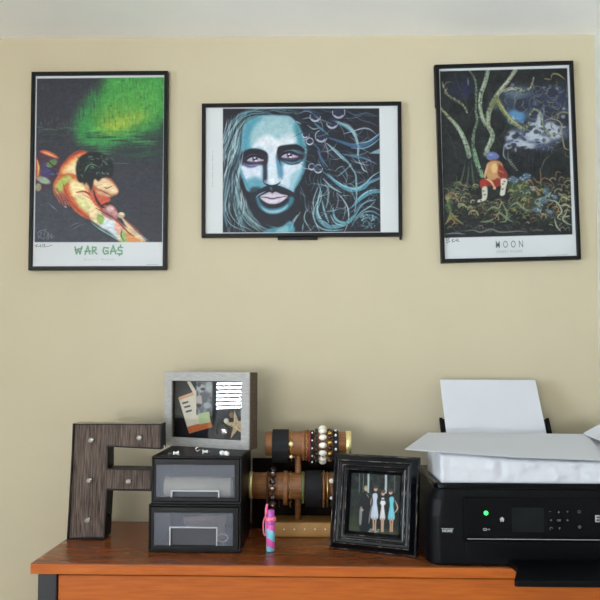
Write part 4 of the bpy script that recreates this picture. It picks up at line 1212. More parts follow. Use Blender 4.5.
# loose black strip and hook showing below the middle frame
inv = W[F2.name].inverted()
a = inv @ PY(277.5, 236.3, -0.012); b = inv @ PY(317.5, 236.3, -0.012)
B(a.x, b.x, -0.013, -0.002, -h2 / 2 - 0.0062, -h2 / 2 - 0.0002).build('hanging_strip', M['black_frame'], F2, world=False, bev=0.001)
B(w2 / 2 - 0.006, w2 / 2 - 0.001, -0.014, -0.003, -h2 / 2 - 0.008, -h2 / 2 - 0.0002).build('corner_tab', M['black_frame'], F2, world=False, bev=0.001)
inv = W[F3.name].inverted()
a = inv @ PY(434.7, 107, -0.012)
B(-w3 / 2 - 0.0022, -w3 / 2 - 0.0001, -0.013, -0.002, a.z, h3 / 2).build('edge_strip', M['black_frame'], F3, world=False, bev=0.0004)

# ------------------------------------------------------------------ dresser
TZ = 1.30
FY = -0.352
XL = PY(30, 563, FY).x
XR = RX - 0.03
D = thing('dresser', (0, -0.17, 0), 'tall orange wood dresser with black corner post, standing against the beige wall', 'dresser')
B(XL, XR, FY, -0.003, TZ - 0.0195, TZ).build('top', M['orange_top'], D, bev=0.0025)
B(XL + 0.001, XR - 0.001, FY - 0.0012, FY + 0.006, TZ - 0.0192, TZ - 0.0018).build('top_edge', M['orange_wood'], D, bev=0.001)
px0, px1 = PY(38, 585, FY + 0.01).x, PY(57, 585, FY + 0.01).x
for x0, x1 in ((px0, px1), (XR - 0.052, XR - 0.016)):
    for y0, y1 in ((FY + 0.008, FY + 0.045), (-0.045, -0.008)):
        B(x0, x1, y0, y1, 0, TZ - 0.0195).build('corner_post', M['black_metal'], D, bev=0.002)
B(px0 + 0.008, XR - 0.025, FY + 0.05, -0.01, 0.08, TZ - 0.0195).build('carcass', M['orange_top'], D)
zt = TZ - 0.024
for k in range(4):
    zh = 0.285
    dr = B(px1 + 0.001, XR - 0.053, FY + 0.012, FY + 0.05, zt - zh, zt).build('drawer', M['orange_wood'], D, bev=0.002)
    MB().sphere((0.5 * (px1 + XR - 0.053), FY + 0.002, zt - zh / 2), 0.014).build('knob', M['black_metal'], dr)
    zt -= zh + 0.004

# ------------------------------------------------------------------ marquee letter F
LY = PZ(85, 540, TZ).y


def fp(x, y): 
    p = PY(x, y, LY)
    return (p.x, p.z)


outer = [(72.6, 425.3), (161, 425.5), (161, 451.2), (107.6, 448.6), (107.4, 470.2), (152, 471), (151, 493), (107.0, 492.2), (104.2, 540.5), (66.6, 541.6), (68.5, 510), (71.5, 455)]
op = [fp(*p) for p in outer]
zmin = min(z for x, z in op); op = [(x, z - zmin + TZ) for x, z in op]
FT = 0.046
FL = thing('marquee_letter', (op[9][0] + 0.04, LY, TZ), 'metal marquee letter F with weathered wood face and small clear bulbs, left end of dresser', 'marquee letter')
mb = MB()
n = len(op)


def inset(poly, d):
    out = []
    nn = len(poly)
    ar = sum(poly[i][0] * poly[(i + 1) % nn][1] - poly[(i + 1) % nn][0] * poly[i][1] for i in range(nn))
    s = 1 if ar > 0 else -1
    for i in range(nn):
        a, b, c = Vector(poly[i - 1]), Vector(poly[i]), Vector(poly[(i + 1) % nn])
        e1 = (b - a).normalized(); e2 = (c - b).normalized()
        n1 = Vector((-e1.y, e1.x)) * s; n2 = Vector((-e2.y, e2.x)) * s
        m = (n1 + n2); m = m / max(0.3, m.dot(n1)) if m.length > 1e-6 else n1
        q = b + m * d
        out.append((q.x, q.y))
    return out


ip = inset(op, 0.0024)
# rim: outer wall, front lip, inner wall
vs = []; fs = []
for pl, y in ((op, LY + FT), (op, LY), (ip, LY), (ip, LY + FT)):
    vs += [(x, y, z) for x, z in pl]
for r_ in range(4):
    for i in range(n):
        j = (i + 1) % n; r2 = (r_ + 1) % 4
        fs.append((r_ * n + i, r_ * n + j, r2 * n + j, r2 * n + i))
mb.add(vs, fs)
mb.build('rim', M['rust_metal'], FL)
MB().prism(inset(op, 0.0026), LY + 0.006, LY + FT - 0.004).build('face', M['grain'], FL)
x0, z0 = op[0]; x1, z1 = op[1]
B(x0 + 0.0006, x1 - 0.0006, LY + 0.0012, LY + FT - 0.0008, z0 + 0.0001, z0 + 0.0007).build('top_strip', M['tin_top'], FL)
for (bx_, by_) in ((92, 440), (140, 437.5), (90, 480), (129.5, 481), (88.5, 519.5)):
    p = PY(bx_, by_, LY + 0.002)
    mt = Matrix.Translation((p.x, LY + 0.006, p.z)) @ Matrix.Rotation(R(90), 4, 'X')
    so = MB().lathe([(0.0045, 0), (0.0045, 0.004), (0.003, 0.005)], 14, mt).build('bulb', M['silver'], FL)
    MB().lathe([(0.0026, 0.004), (0.0042, 0.008), (0.0052, 0.012), (0.0045, 0.016), (0.002, 0.0185), (0.0002, 0.019)], 14, mt).build('bulb_glass', M['bulb'], so)
MB().sphere((op[8][0] + 0.0038, LY + 0.02, fp(112, 517)[1]), 0.004).build('switch', M['plastic_black'], FL)

# ------------------------------------------------------------------ two stacked drawer boxes
DY = PZ(197, 553, TZ).y
BX0, BX1 = PY(148, 545, DY).x, PY(241, 545, DY).x
DD = 0.185
HZ = 0.093


def drawer_box(x0, x1, z0, label):
    t = thing('drawer_box', ((x0 + x1) / 2, DY + DD / 2, z0), label, 'drawer box', group=None)
    m = MB()
    m.box(x0, x1, DY, DY + DD, z0, z0 + 0.006); m.box(x0, x1, DY, DY + DD, z0 + HZ - 0.005, z0 + HZ)
    m.box(x0, x0 + 0.005, DY, DY + DD, z0, z0 + HZ); m.box(x1 - 0.005, x1, DY, DY + DD, z0, z0 + HZ)
    m.box(x0, x1, DY + DD - 0.004, DY + DD, z0, z0 + HZ)
    m.build('housing', M['plastic_black'], t, bev=0.002)
    return t


lo = drawer_box(BX0, BX1, TZ, 'black plastic drawer box with clear front, lower of the two stacked, standing on the dresser')
up = drawer_box(BX0 + 0.005, BX1 + 0.001, TZ + HZ, 'black plastic drawer box with clear front showing a pale roll, upper of the two stacked')


def drawer(t, q, u):
    # q: px rect of the clear window (x0, x1, y0, y1); u: finger pull (x0, x1, y0)
    Y = DY + 0.001
    zb = W[t.name].translation.z
    x0, x1 = (BX0, BX1) if t is lo else (BX0 + 0.005, BX1 + 0.001)
    a = PY(q[0], q[3], Y); b = PY(q[1], q[2], Y)
    m = MB()
    X0, X1, Z0, Z1 = x0 + 0.0055, x1 - 0.0055, zb + 0.0065, zb + HZ - 0.0055
    m.box(X0, a.x, DY - 0.001, DY + 0.004, Z0, Z1); m.box(b.x, X1, DY - 0.001, DY + 0.004, Z0, Z1)
    m.box(a.x, b.x, DY - 0.001, DY + 0.004, Z0, a.z); m.box(a.x, b.x, DY - 0.001, DY + 0.004, b.z, Z1)
    d = m.build('drawer', M['plastic_black'], t, bev=0.0006)
    p0, p1 = PY(u[0], u[2], Y), PY(u[1], u[2], Y)
    m = MB()
    m.box(a.x, p0.x, DY, DY + 0.002, a.z, b.z); m.box(p1.x, b.x, DY, DY + 0.002, a.z, b.z); m.box(p0.x, p1.x, DY, DY + 0.002, p0.z, b.z)
    # tray behind the front
    m.box(a.x, b.x, DY + 0.006, DY + DD - 0.02, a.z - 0.002, a.z - 0.0005)
    m.build('clear_front', M['frost'], d)
    m = MB()
    e = 0.0018
    m.box(p0.x - e, p0.x + e * .2, DY - 0.0014, DY + 0.0044, a.z, p0.z + e)
    m.box(p1.x - e * .2, p1.x + e, DY - 0.0014, DY + 0.0044, a.z, p0.z + e)
    m.box(p0.x, p1.x, DY - 0.0014, DY + 0.0044, p0.z - e * .3, p0.z + e)
    m.build('finger_pull', M['pull'], d)
    MB().box(p0.x + 0.001, p1.x - 0.001, DY + 0.0044, DY + 0.0054, a.z, p0.z - 0.001).build('pull_back', M['dark_grey'], d)
    return a, b


a, b = drawer(lo, (154, 233, 513, 545), (170.5, 216.5, 527.5))
a2_, b2_ = drawer(up, (156, 234.6, 465, 497), (172, 218.5, 491))
# what shows through the clear fronts
zr = PY(200, 486, DY + 0.03).z
p0, p1 = PY(166, 486, DY + 0.03), PY(232, 486, DY + 0.03)
mt = Matrix.Translation((p0.x, DY + 0.0255, zr)) @ Matrix.Rotation(R(90), 4, 'Y')
rl = MB().lathe([(0.0185, 0), (0.0195, 0.002), (0.0195, p1.x - p0.x - 0.002), (0.0185, p1.x - p0.x)], 28, mt).build('roll', M['cream'])
tag(rl, 'cream coloured roll lying inside the upper clear fronted drawer', 'roll')
c = PY(222, 534, DY + 0.02)
rg = MB().tube([(c.x + 0.011 * math.cos(t_), DY + 0.026 + 0.004 * math.sin(t_), a.z + 0.0085 + 0.0065 * math.sin(t_)) for t_ in np.linspace(0, 2 * math.pi, 24)[:-1]], 0.0018, 6, closed=True).build('ring', M['pearl'])
tag(rg, 'small white ring lying inside the lower clear fronted drawer, right side', 'ring')
c0, c1 = PY(183, 520, DY + 0.04), PY(226, 518, DY + 0.04)
pk = MB().tube([(c0.x, DY + 0.05, c0.z - 0.004), ((c0.x + c1.x) / 2, DY + 0.055, c0.z - 0.001), (c1.x, DY + 0.05, c0.z - 0.003)], 0.0085, 10, flat=0.9)
pk.box(c0.x + 0.004, c1.x - 0.004, DY + 0.047, DY + 0.056, a.z + 0.0002, c0.z - 0.004)
tag(pk.build('pouch', M['pale_pink']), 'pale pink bundle seen through the lower clear fronted drawer', 'pouch')

# ------------------------------------------------------------------ shadow box on the drawers
SZ = TZ + 2 * HZ
TH = R(24)
pr_ = PZ(252, 449.5, SZ)
SWD, SHT, SDP = 0.217, 0.1635, 0.035
pr_ = Vector((-0.1345, -0.170, SZ))
ctr = pr_ + Vector((-math.cos(TH), math.sin(TH), 0)) * SWD / 2
SB = thing('shadow_box', (ctr.x, ctr.y, SZ), 'grey wood shadow box with glass reflecting a window, standing on stacked drawers', 'shadow box', rot=(0, 0, -TH))
up_m = Matrix.Translation((0, SDP, SHT / 2))
# local: front plane at y = 0, depth to +SDP
fwid = 0.0195
MB().ring(SWD, SHT, [(0, -0.003), (0.0, 0.0), (0.001, 0.001), (fwid, 0.001), (fwid, -0.004), (0.004, -0.004)], Matrix.Translation((0, 0, SHT / 2))).build('frame', M['grey_wood'], SB, world=False)
m = MB()
m.ring(SWD - 0.0004, SHT - 0.0004, [(0, -SDP), (0, -0.003), (0.0045, -0.003), (0.0045, -SDP)], Matrix.Translation((0, 0, SHT / 2)))
m.build('box_side', M['brown_side'], SB, world=False)
B(-SWD / 2 + 0.004, SWD / 2 - 0.004, SDP - 0.003, SDP - 0.0005, 0.004, SHT - 0.004).build('backing', M['navy'], SB, world=False)
B(-SWD / 2 + 0.012, SWD / 2 - 0.012, 0.0045, 0.0062, 0.012, SHT - 0.012).build('glass', M['glass'], SB, world=False)
SBI = W[SB.name].inverted()


def on_plane(px, py, yl):
    """point of the shadow box's local plane y = yl seen at a spot of the photograph"""
    o = SBI @ CAM; d = SBI.to_3x3() @ ray(px, py)
    return o + d * ((yl - o.y) / d.y)


def card(q, yl, th=0.0006):
    p = [on_plane(x, y, yl) for x, y in q]
    return MB().prism([(v.x, v.z) for v in p], yl, yl + th)


card([(178.3, 397.3), (200, 389.5), (212.5, 427), (189, 433.5)], 0.0225, 0.0012).build('postcard', M['cream'], SB, world=False)
card([(178.6, 398.3), (178.3, 397.3), (200, 389.5), (200.8, 392.5), (180, 400)], 0.0219, 0.0005).build('postcard_stripe', mat('peach', (222, 170, 130), 0.7), SB, world=False)
card([(186.8, 427), (210.3, 420.5), (212.4, 427), (189, 433.4)], 0.0219, 0.0005).build('postcard_band', mat('orange_band', (206, 112, 58), 0.7), SB, world=False)
m = MB()
for (x, y) in ((182, 402.5), (184, 406.5), (185.5, 411)):
    q = [(x, y), (x + 6, y - 1.6), (x + 6.4, y + 0.2), (x + 0.5, y + 1.8)]
    p = [on_plane(a_, b_, 0.0219) for a_, b_ in q]
    m.prism([(v.x, v.z) for v in p], 0.0219, 0.0224)
m.build('postcard_writing', M['dark_grey'], SB, world=False)
card([(186.8, 381.5), (190.2, 381.5), (198.5, 395), (196, 398)], 0.0215).build('paper_strip', M['cream'], SB, world=False)
PP = Paint(195, 378, 214, 415, (120, 124, 130))
PP.a += PP.noise(34, 2.2)[..., None]
for (x, y, r1, r2, c) in ((201, 388, 5, 4, (196, 196, 194)), (199, 385, 2, 2, (70, 74, 84)), (203, 389, 2.4, 1.6, (60, 62, 72)), (199.5, 400, 3.2, 5, (216, 196, 190)), (199, 405.5, 2.5, 2, (64, 34, 46)), (205, 398, 3, 6, (92, 96, 106)), (209, 386, 3, 6, (186, 196, 190)), (195.5, 411, 2, 2.4, (40, 42, 60)), (207.5, 405, 4, 3, (180, 190, 200))):
    PP.blob(x, y, r1, r2, c, 0.9, 0.6)
pc = [on_plane(x, y, 0.020) for x, y in ((196.5, 381.5), (212.5, 381.5), (212.5, 415), (196.5, 415))]
pg = picture('photo_print', SB, pc[1].x - pc[0].x, pc[0].z - pc[3].z, 0.020, PP, 60, M['print'], corners=[(196.5, 381.5), (212.5, 381.5), (212.5, 415), (196.5, 415)],
             dx=(pc[0].x + pc[1].x) / 2, dz=(pc[0].z + pc[3].z) / 2)
card([(198, 414), (209, 411.5), (210.5, 422), (199.5, 424.5)], 0.0190).build('green_note', mat('pale_green', (186, 204, 150), 0.7), SB, world=False)
# starfish and dark loops lying against the bottom of the box
sc_ = on_plane(236, 425.5, 0.014)
pts = []
for k in range(10):
    rr = 0.034 if k % 2 == 0 else 0.0105
    t_ = R(100 + 36 * k)
    pts.append((sc_.x + rr * math.cos(t_), sc_.z + rr * 0.95 * math.sin(t_)))
m = MB()
vs = [(x, 0.0165, z) for x, z in pts] + [(sc_.x, 0.0085, sc_.z), (sc_.x, 0.019, sc_.z)]
fs = []
for k in range(10):
    fs.append((k, (k + 1) % 10, 10)); fs.append(((k + 1) % 10, k, 11))
m.add(vs, fs)
m.build('starfish', mat('starfish_cream', (214, 190, 150), 0.8, var=0.25, scale=180, bump=0.5), SB, world=False)
for (x, y, r, c) in ((223, 432, 0.0095, 'silver'), (225.5, 421, 0.006, 'cream'), (241, 413, 0.0085, 'dark_grey'), (231, 415, 0.006, 'tan_wood')):
    p = on_plane(x, y, 0.016)
    MB().lathe([(r * 0.6, -0.002), (r, -0.001), (r, 0.001), (r * 0.6, 0.002)], 18, Matrix.Translation((p.x, 0.0195, p.z)) @ Matrix.Rotation(R(90), 4, 'X')).build('token', M[c], SB, world=False)
p = on_plane(222, 430, 0.013)
MB().tube([(p.x + 0.014 * math.cos(t_), 0.0115, p.z + 0.015 * math.sin(t_)) for t_ in np.linspace(R(20), R(220), 14)], 0.0024, 8).build('dark_loop', M['plastic_black'], SB, world=False)

# ------------------------------------------------------------------ white push pins on the drawer top
def push_pin(x, y, yaw, label, group=None):
    p = PZ(x, y, SZ)
    t = thing('push_pin', (p.x, p.y, SZ), label, 'push pin', rot=(0, 0, yaw), group=group)
    mt = Matrix.Translation((0, 0, 0.0047)) @ Matrix.Rotation(R(90), 4, 'Y')
    MB().lathe([(0.0046, -0.006), (0.0047, -0.0048), (0.003, -0.0038), (0.0024, 0.0006), (0.0036, 0.0026), (0.0036, 0.0042)], 18, mt).build('head', M['pin'], t, world=False)
    MB().lathe([(0.0006, 0.004), (0.0005, 0.012), (0.0001, 0.014)], 8, mt).build('needle', M['silver'], t, world=False)
    return t


push_pin(175.5, 455.5, R(200), 'white push pin lying on the upper drawer box, below left corner of the shadow box')
push_pin(205.5, 454, R(20), 'white push pin lying on the upper drawer box below the middle of the shadow box')
push_pin(221.5, 455, R(110), 'white push pin touching another, left one of the pair below shadow box')
push_pin(227, 456, R(-60), 'white push pin touching another, right one of the pair below shadow box')
p = PZ(163.5, 448, SZ)
push_pin(162.5, 449.0, R(60), 'white push pin at the back left corner of the upper drawer box')
p = PZ(197.5, 452.0, SZ)
hk = MB().tube([(p.x + 0.0042 * math.cos(t_), p.y, SZ + 0.0054 + 0.0042 * math.sin(t_)) for t_ in np.linspace(R(60), R(350), 14)], 0.0011, 8).build('hook', M['silver'])
tag(hk, 'tiny silver curl hook standing on the upper drawer box before shadow box', 'hook')

# ------------------------------------------------------------------ bracelet stand
CX = -0.033
BYC = -0.112
ST = thing('bracelet_stand', (CX, BYC, TZ), 'two tier wooden bracelet stand with gold ends and studded base, behind the pink bottle', 'bracelet stand')
ZU, ZL = 1.4945, 1.4045
RU, RL = 0.0265, 0.0285
UX0, UX1 = -0.1035, 0.072
LX0_, LX1_ = -0.131, 0.074


def rotX(x, z, y=None): return Matrix.Translation((x, BYC if y is None else y, z)) @ Matrix.Rotation(R(90), 4, 'Y')


UY = BYC
LY_ = BYC - 0.006
for (x0, x1, z, r, y) in ((UX0, UX1, ZU, RU, UY), (LX0_, LX1_, ZL, RL, LY_)):
    MB().lathe([(r - 0.001, 0), (r, 0.001), (r, x1 - x0 - 0.001), (r - 0.001, x1 - x0)], 40, rotX(x0, z, y)).build('bar', M['tan_wood'], ST)
    e = 0.007
    if x0 < -0.12:
        MB().lathe([(r * 0.98, 0), (r + 0.0015, 0.001), (r + 0.0015, e), (r, e + 0.001)], 40, rotX(x0 - 0.0075, z, y)).build('end_cap', M['palegold'], ST)
    MB().lathe([(r, 0), (r + 0.0015, 0.001), (r + 0.0015, 0.011), (r * 0.98, 0.012)], 40, rotX(x1 - 0.002, z, y)).build('end_cap', M['palegold'], ST)
MB().lathe([(0.0068, 0), (0.0068, 0.165)], 20, Matrix.Translation((CX, BYC + 0.0, TZ + 0.03))).build('post', M['tan_wood'], ST)
bx0, bx1 = -0.083, 0.052
by0 = PZ(300, 537.5, TZ).y
B(bx0, bx1, by0, BYC + 0.045, TZ, TZ + 0.031).build('base', mat('brass_wood', (150, 108, 52), 0.4, rgb2=(176, 132, 70), scale=20), ST, bev=0.003)
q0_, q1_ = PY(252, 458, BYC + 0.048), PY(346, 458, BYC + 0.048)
B(-0.137, q1_.x, BYC + 0.046, BYC + 0.054, TZ, q0_.z).build('dark_fill_panel', M['dark_fill'], ST, bev=0.001)  # panel added to darken the shadowed gap behind the bars
for k in range(6):
    p = PY(284 + 10.3 * k, 529.3, by0)
    MB().sphere((p.x, by0 - 0.0006, p.z), 0.0019, sc=(1, 0.6, 1)).build('stud', M['pearl'], ST)


def bracelet(name, label, cat, bar, px, wpx, m, r_extra=0.003, kind='band', drop=1.0, seg=48, beads=0, br=0.003, m2=None, tilt=0):
    z, r, y = (ZU, RU, UY) if bar == 'u' else (ZL, RL, LY_)
    xc = PY(px, 444, y).x if bar == 'u' else PY(px, 486, y).x
    hw = wpx / 2 * 1.48 / 680
    # a bracelet hangs: its centre sits below the bar's axis, its inside touching the bar's top
    ri = r * drop + 0.0006
    dz = -(ri - r) 
    t = thing(name, (xc, y, z + dz), label, cat, rot=(0, 0, tilt), group=None)
    if kind == 'band':
        MB().band(ri, ri + r_extra, -hw, hw, seg).build('band', M[m], t, world=False, bev=0.0008)
    elif kind == 'chain':
        n_ = beads or 34
        mb_ = MB()
        for k in range(n_):
            a_ = 2 * math.pi * k / n_
            q = Vector((math.sin(k * 1.7) * hw * 0.4, (ri + br) * math.cos(a_), (ri + br) * math.sin(a_)))
            mm = Matrix.Translation(q) @ Matrix.Rotation(a_, 4, 'X') @ Matrix.Rotation(R(90) * (k % 2), 4, 'Z')
            mb_.sphere((0, 0, 0), br, mm, seg=8, ring=6, sc=(0.6, 0.45, 1.25))
        mb_.build('chain', M[m], t, world=False)
    elif kind == 'beads':
        n_ = beads
        MB().tube([(0, (ri + br) * math.cos(a_), (ri + br) * math.sin(a_)) for a_ in np.linspace(0, 2 * math.pi, 40)[:-1]], 0.0011, 6, closed=True).build('cord', M['fabric_black'], t, world=False)
        for k in range(n_):
            a_ = 2 * math.pi * (k + 0.35) / n_
            MB().sphere((0, (ri + br) * math.cos(a_), (ri + br) * math.sin(a_)), br, seg=12, ring=8, sc=(hw / br, 1, 1)).build('bead', M[m if k % 2 == 0 or not m2 else m2], t, world=False)
    elif kind == 'bangle':
        MB().tube([(0, (ri + br) * math.cos(a_), (ri + br) * math.sin(a_)) for a_ in np.linspace(0, 2 * math.pi, 48)[:-1]], br, 8, closed=True).build('hoop', M[m], t, world=False)
    W[t.name + '_r'] = ri
    return t


def charm(t, a, m, r=0.004, sc=(1, 0.5, 1), name='charm', dx=0.0, out=0.004):
    ri = W[t.name + '_r'] + out
    MB().sphere((dx, -ri * math.cos(R(a)), ri * math.sin(R(a))), r, sc=sc).build(name, M[m], t, world=False)


b1 = bracelet('bracelet', 'wide black fabric cuff on the upper bar of the bracelet stand', 'bracelet', 'u', 280.7, 16.2, 'fabric_black', 0.0045, drop=1.16)
b2 = bracelet('bracelet', 'thin gold chain bracelet with a star charm, next right of the black cuff', 'bracelet', 'u', 291.6, 3.0, 'gold', kind='chain', drop=1.16, br=0.0016, beads=40)
charm(b2, 12, 'palegold', 0.0055); charm(b2, -35, 'palegold', 0.004)
b3 = bracelet('bangle', 'tan bangle on the upper bar, left of the red corded bracelet', 'bangle', 'u', 303.4, 2.6, 'tan_wood', 0.0022, drop=1.12)
b4 = bracelet('bracelet', 'yellow gold rope bracelet leaning beside the red cord, upper bar', 'bracelet', 'u', 306.0, 2.0, 'gold', kind='chain', drop=1.12, br=0.0018, beads=44, tilt=R(4))
b5 = bracelet('bracelet', 'red cord bracelet on the upper bar of the bracelet stand', 'bracelet', 'u', 308.6, 2.0, 'red', kind='bangle', drop=1.14, br=0.0020, tilt=R(5))
b6 = bracelet('bracelet', 'black bracelet with white studs beside the red cord, upper bar', 'bracelet', 'u', 312.2, 3.8, 'fabric_black', 0.0026, drop=1.24)
for a_ in (60, 28, 2, -24, -52): charm(b6, a_, 'pearl', 0.0019, name='stud')
b7 = bracelet('bracelet', 'dark bead bracelet between the studded band and the large pearly one', 'bracelet', 'u', 316.4, 3.4, 'bead', kind='beads', beads=22, br=0.0036, drop=1.16)
b8 = bracelet('bracelet', 'chunky bracelet of large pearly white stones on the upper bar', 'bracelet', 'u', 322.6, 8.2, 'pearl', kind='beads', beads=13, br=0.0068, drop=1.06)
b9 = bracelet('bracelet', 'gold and brown crystal bracelet right of the large pearly one', 'bracelet', 'u', 329.6, 4.6, 'gold', kind='beads', beads=18, br=0.0045, m2='bead', drop=1.06)
b10 = bracelet('bracelet', 'black bracelet with silver heart studs, right end of the upper bar', 'bracelet', 'u', 335.4, 5.6, 'fabric_black', 0.003, drop=1.10)
for a_ in (75, 45, 18, -8, -34): charm(b10, a_, 'crystal', 0.0034, sc=(0.8, 0.5, 0.9), name='stud')
l1 = bracelet('bangle', 'thin brown leather bangle on the left part of the lower bar', 'bangle', 'l', 268.0, 1.8, 'leather', kind='bangle', drop=1.2, br=0.0016)
l2 = bracelet('bracelet', 'dark bead bracelet with white pearls on the left of the lower bar', 'bracelet', 'l', 273.4, 6.6, 'bead', kind='beads', beads=15, br=0.0060, m2='leather', drop=1.16)
for a_ in (52, 6, -42): charm(l2, a_, 'pearl', 0.0042, name='pearl', out=0.009)
l3 = bracelet('bracelet', 'thin silver chain bracelet right of the bead and pearl one', 'bracelet', 'l', 279.6, 1.6, 'silver', kind='chain', drop=1.22, br=0.0011, beads=50)
l4 = bracelet('bangle', 'tan wooden bangle in the middle of the lower bar', 'bangle', 'l', 285.8, 4.4, 'tan_wood', 0.0035, drop=1.14)
l5 = bracelet('bracelet', 'linked gold chain bracelet in the middle of the lower bar', 'bracelet', 'l', 290.6, 2.6, 'gold', kind='chain', drop=1.24, br=0.0020, beads=40)
l6 = bracelet('bangle', 'green and gold bangle left of the lower black band', 'bangle', 'l', 303.0, 2.4, 'green', 0.0022, drop=1.1)
l7 = bracelet('bracelet', 'wide black fabric band on the lower bar of the bracelet stand', 'bracelet', 'l', 313.2, 16.4, 'fabric_black', 0.005, drop=1.16)
l8 = bracelet('bangle', 'copper coloured bangle right of the lower wide black band', 'bangle', 'l', 323.6, 2.6, 'tan_wood', kind='bangle', drop=1.2, br=0.0024)
l9 = bracelet('bangle', 'thin gold bangle near the right end of the lower bar', 'bangle', 'l', 327.2, 2.0, 'gold', kind='bangle', drop=1.22, br=0.0014)
l10 = bracelet('bracelet', 'silver chain bracelet with round charm, right end of lower bar', 'bracelet', 'l', 331.0, 2.4, 'silver', kind='chain', drop=1.2, br=0.0015, beads=40)
charm(l10, 35, 'pearl', 0.0052); charm(l10, -20, 'crystal', 0.0035)

# ------------------------------------------------------------------ pink bottle
bp_ = PZ(270.6, 551.0, TZ)
BT = thing('travel_bottle', (bp_.x, bp_.y, TZ), 'small pink and aqua bottle with purple cap and pink loop, standing before bracelet stand', 'bottle')
loc = Matrix.Translation((0, 0, 0))


def swirl():
    m = bpy.data.materials.new('pink_aqua_swirl'); m.use_nodes = True
    nt = m.node_tree; b_ = nt.nodes['Principled BSDF']; b_.inputs['Roughness'].default_value = 0.35
    tc = nt.nodes.new('ShaderNodeTexCoord'); mp = nt.nodes.new('ShaderNodeMapping')
    mp.inputs['Rotation'].default_value = (0, R(62), 0); mp.inputs['Location'].default_value = (0.30, 0, 0)
    wv = nt.nodes.new('ShaderNodeTexWave'); wv.bands_direction = 'X'; wv.inputs['Scale'].default_value = 11; wv.inputs['Distortion'].default_value = 1.0
    wv.inputs['Detail Scale'].default_value = 20
    cr = nt.nodes.new('ShaderNodeValToRGB'); e = cr.color_ramp.elements
    cr.color_ramp.interpolation = 'CONSTANT'
    e[0].color = (*lin((214, 88, 165)), 1); e[1].position = 0.42; e[1].color = (*lin((120, 196, 214)), 1)
    nt.links.new(tc.outputs['Object'], mp.inputs[0]); nt.links.new(mp.outputs[0], wv.inputs[0])
    nt.links.new(wv.outputs['Fac'], cr.inputs[0]); nt.links.new(cr.outputs[0], b_.inputs['Base Color'])
    return m


MB().lathe([(0.0075, 0), (0.0088, 0.0015), (0.0088, 0.050), (0.0078, 0.053)], 28).build('body', swirl(), BT, world=False)
MB().lathe([(0.0086, 0.0530), (0.0090, 0.0545), (0.0090, 0.0580), (0.0082, 0.0585), (0.0074, 0.0665), (0.0072, 0.079), (0.0064, 0.0805)], 28).build('cap', M['purple'], BT, world=False)
MB().lathe([(0.0088, 0.0585), (0.0104, 0.0595), (0.0104, 0.0655), (0.0088, 0.0665)], 28).build('cap_band', M['coral'], BT, world=False)
pts = [(-0.0096, 0, 0.062), (-0.0100, -0.003, 0.078), (-0.0080, -0.004, 0.090), (-0.0066, -0.004, 0.0895), (-0.0092, -0.003, 0.072), (-0.0134, -0.002, 0.06), (-0.0148, 0, 0.048), (-0.0136, 0.001, 0.034), (-0.0102, 0.002, 0.030), (-0.0098, 0.002, 0.045)]
MB().tube([tuple(p) for p in spline(pts, 5)], 0.0014, 8, closed=True).build('loop_strap', M['coral'], BT, world=False)

# ------------------------------------------------------------------ distressed photo frame
TF = R(22)
LEAN = R(10)
fr_ = Vector((PZ(416.6, 557.6, TZ).x, PZ(416.6, 557.6, TZ).y, TZ))
fl_ = Vector((PZ(329.2, 548.2, TZ).x, PZ(329.2, 548.2, TZ).y, TZ))
dv = fr_ - fl_
TF = math.atan2(-dv.y, dv.x)
FW = dv.length
FH = 0.188
fc = (fr_ + fl_) / 2
PF = thing('photo_frame', (fc.x, fc.y, TZ), 'distressed black photo frame holding a picture of four people outdoors, leaning beside the printer', 'photo frame', rot=(0, 0, -TF))
LT = Matrix.Rotation(-LEAN, 4, 'X')
LT = Matrix.Rotation(-LEAN, 4, 'X') @ Matrix.Translation((0, -0.0, FH / 2))
TH0 = 0.010   # back of moulding is TH0 behind the lower front edge
prof = [(0.0, -TH0), (0.0, 0.000), (0.0015, 0.0022), (0.0042, 0.0030), (0.0125, 0.0125), (0.0150, 0.0130), (0.0165, 0.0112), (0.0205, 0.0100), (0.0225, 0.0112), (0.0245, 0.0100),
        (0.0255, 0.0070), (0.0285, 0.0062), (0.0305, 0.0072), (0.0318, 0.0060), (0.0375, -0.0015), (0.0375, -TH0)]
MB().ring(FW, FH, prof, LT).build('moulding', M['frame_paint'], PF, world=False)
wm = MB()
for (i, d) in ((0.0020, 0.0026), (0.0138, 0.0130), (0.0228, 0.0113), (0.0308, 0.0073)):
    g = 0.0009
    wm.ring(FW, FH, [(i - g, d - 0.0004), (i, d + 0.0005), (i + g, d - 0.0004)], LT)
wm.build('worn_edge', M['worn'], PF, world=False)
ow, oh = FW - 0.075, FH - 0.075
B(-ow / 2 - 0.002, ow / 2 + 0.002, 0.004, 0.0085, -oh / 2 - 0.002, oh / 2 + 0.002, LT).build('backing', M['dark_grey'], PF, world=False)
pp = picture('photo_print', PF, ow, oh, 0.0035, art_family(), 150, M['print_gloss'], corners=[(351, 476.5), (400, 478.5), (398.5, 532.5), (349.5, 528)])
pp.data.transform(LT)
# easel leg behind
hb = FH * 0.72
mb = MB()
p0 = LT @ Vector((0, TH0, hb - FH / 2)); p1 = Vector((0, p0.y + 0.028, 0.0002))
mb.box(-0.022, 0.022, 0, 0.002, 0, (p0 - p1).length - 0.001, Matrix.Translation(p1) @ Matrix.Rotation(math.atan2(p1.y - p0.y, p0.z - p1.z), 4, 'X'))
mb.build('easel_leg', M['fabric_black'], PF, world=False)

# ------------------------------------------------------------------ printer
QY = -0.344
QX0 = PY(427, 540, QY + 0.02).x
QX1 = QX0 + 0.39
QB = -0.045
HT = PY(500, 484, QY).z - TZ
PT = thing('printer', ((QX0 + QX1) / 2, (QY + QB) / 2, TZ), 'black inkjet printer with lit green power button, right end of the dresser', 'printer')


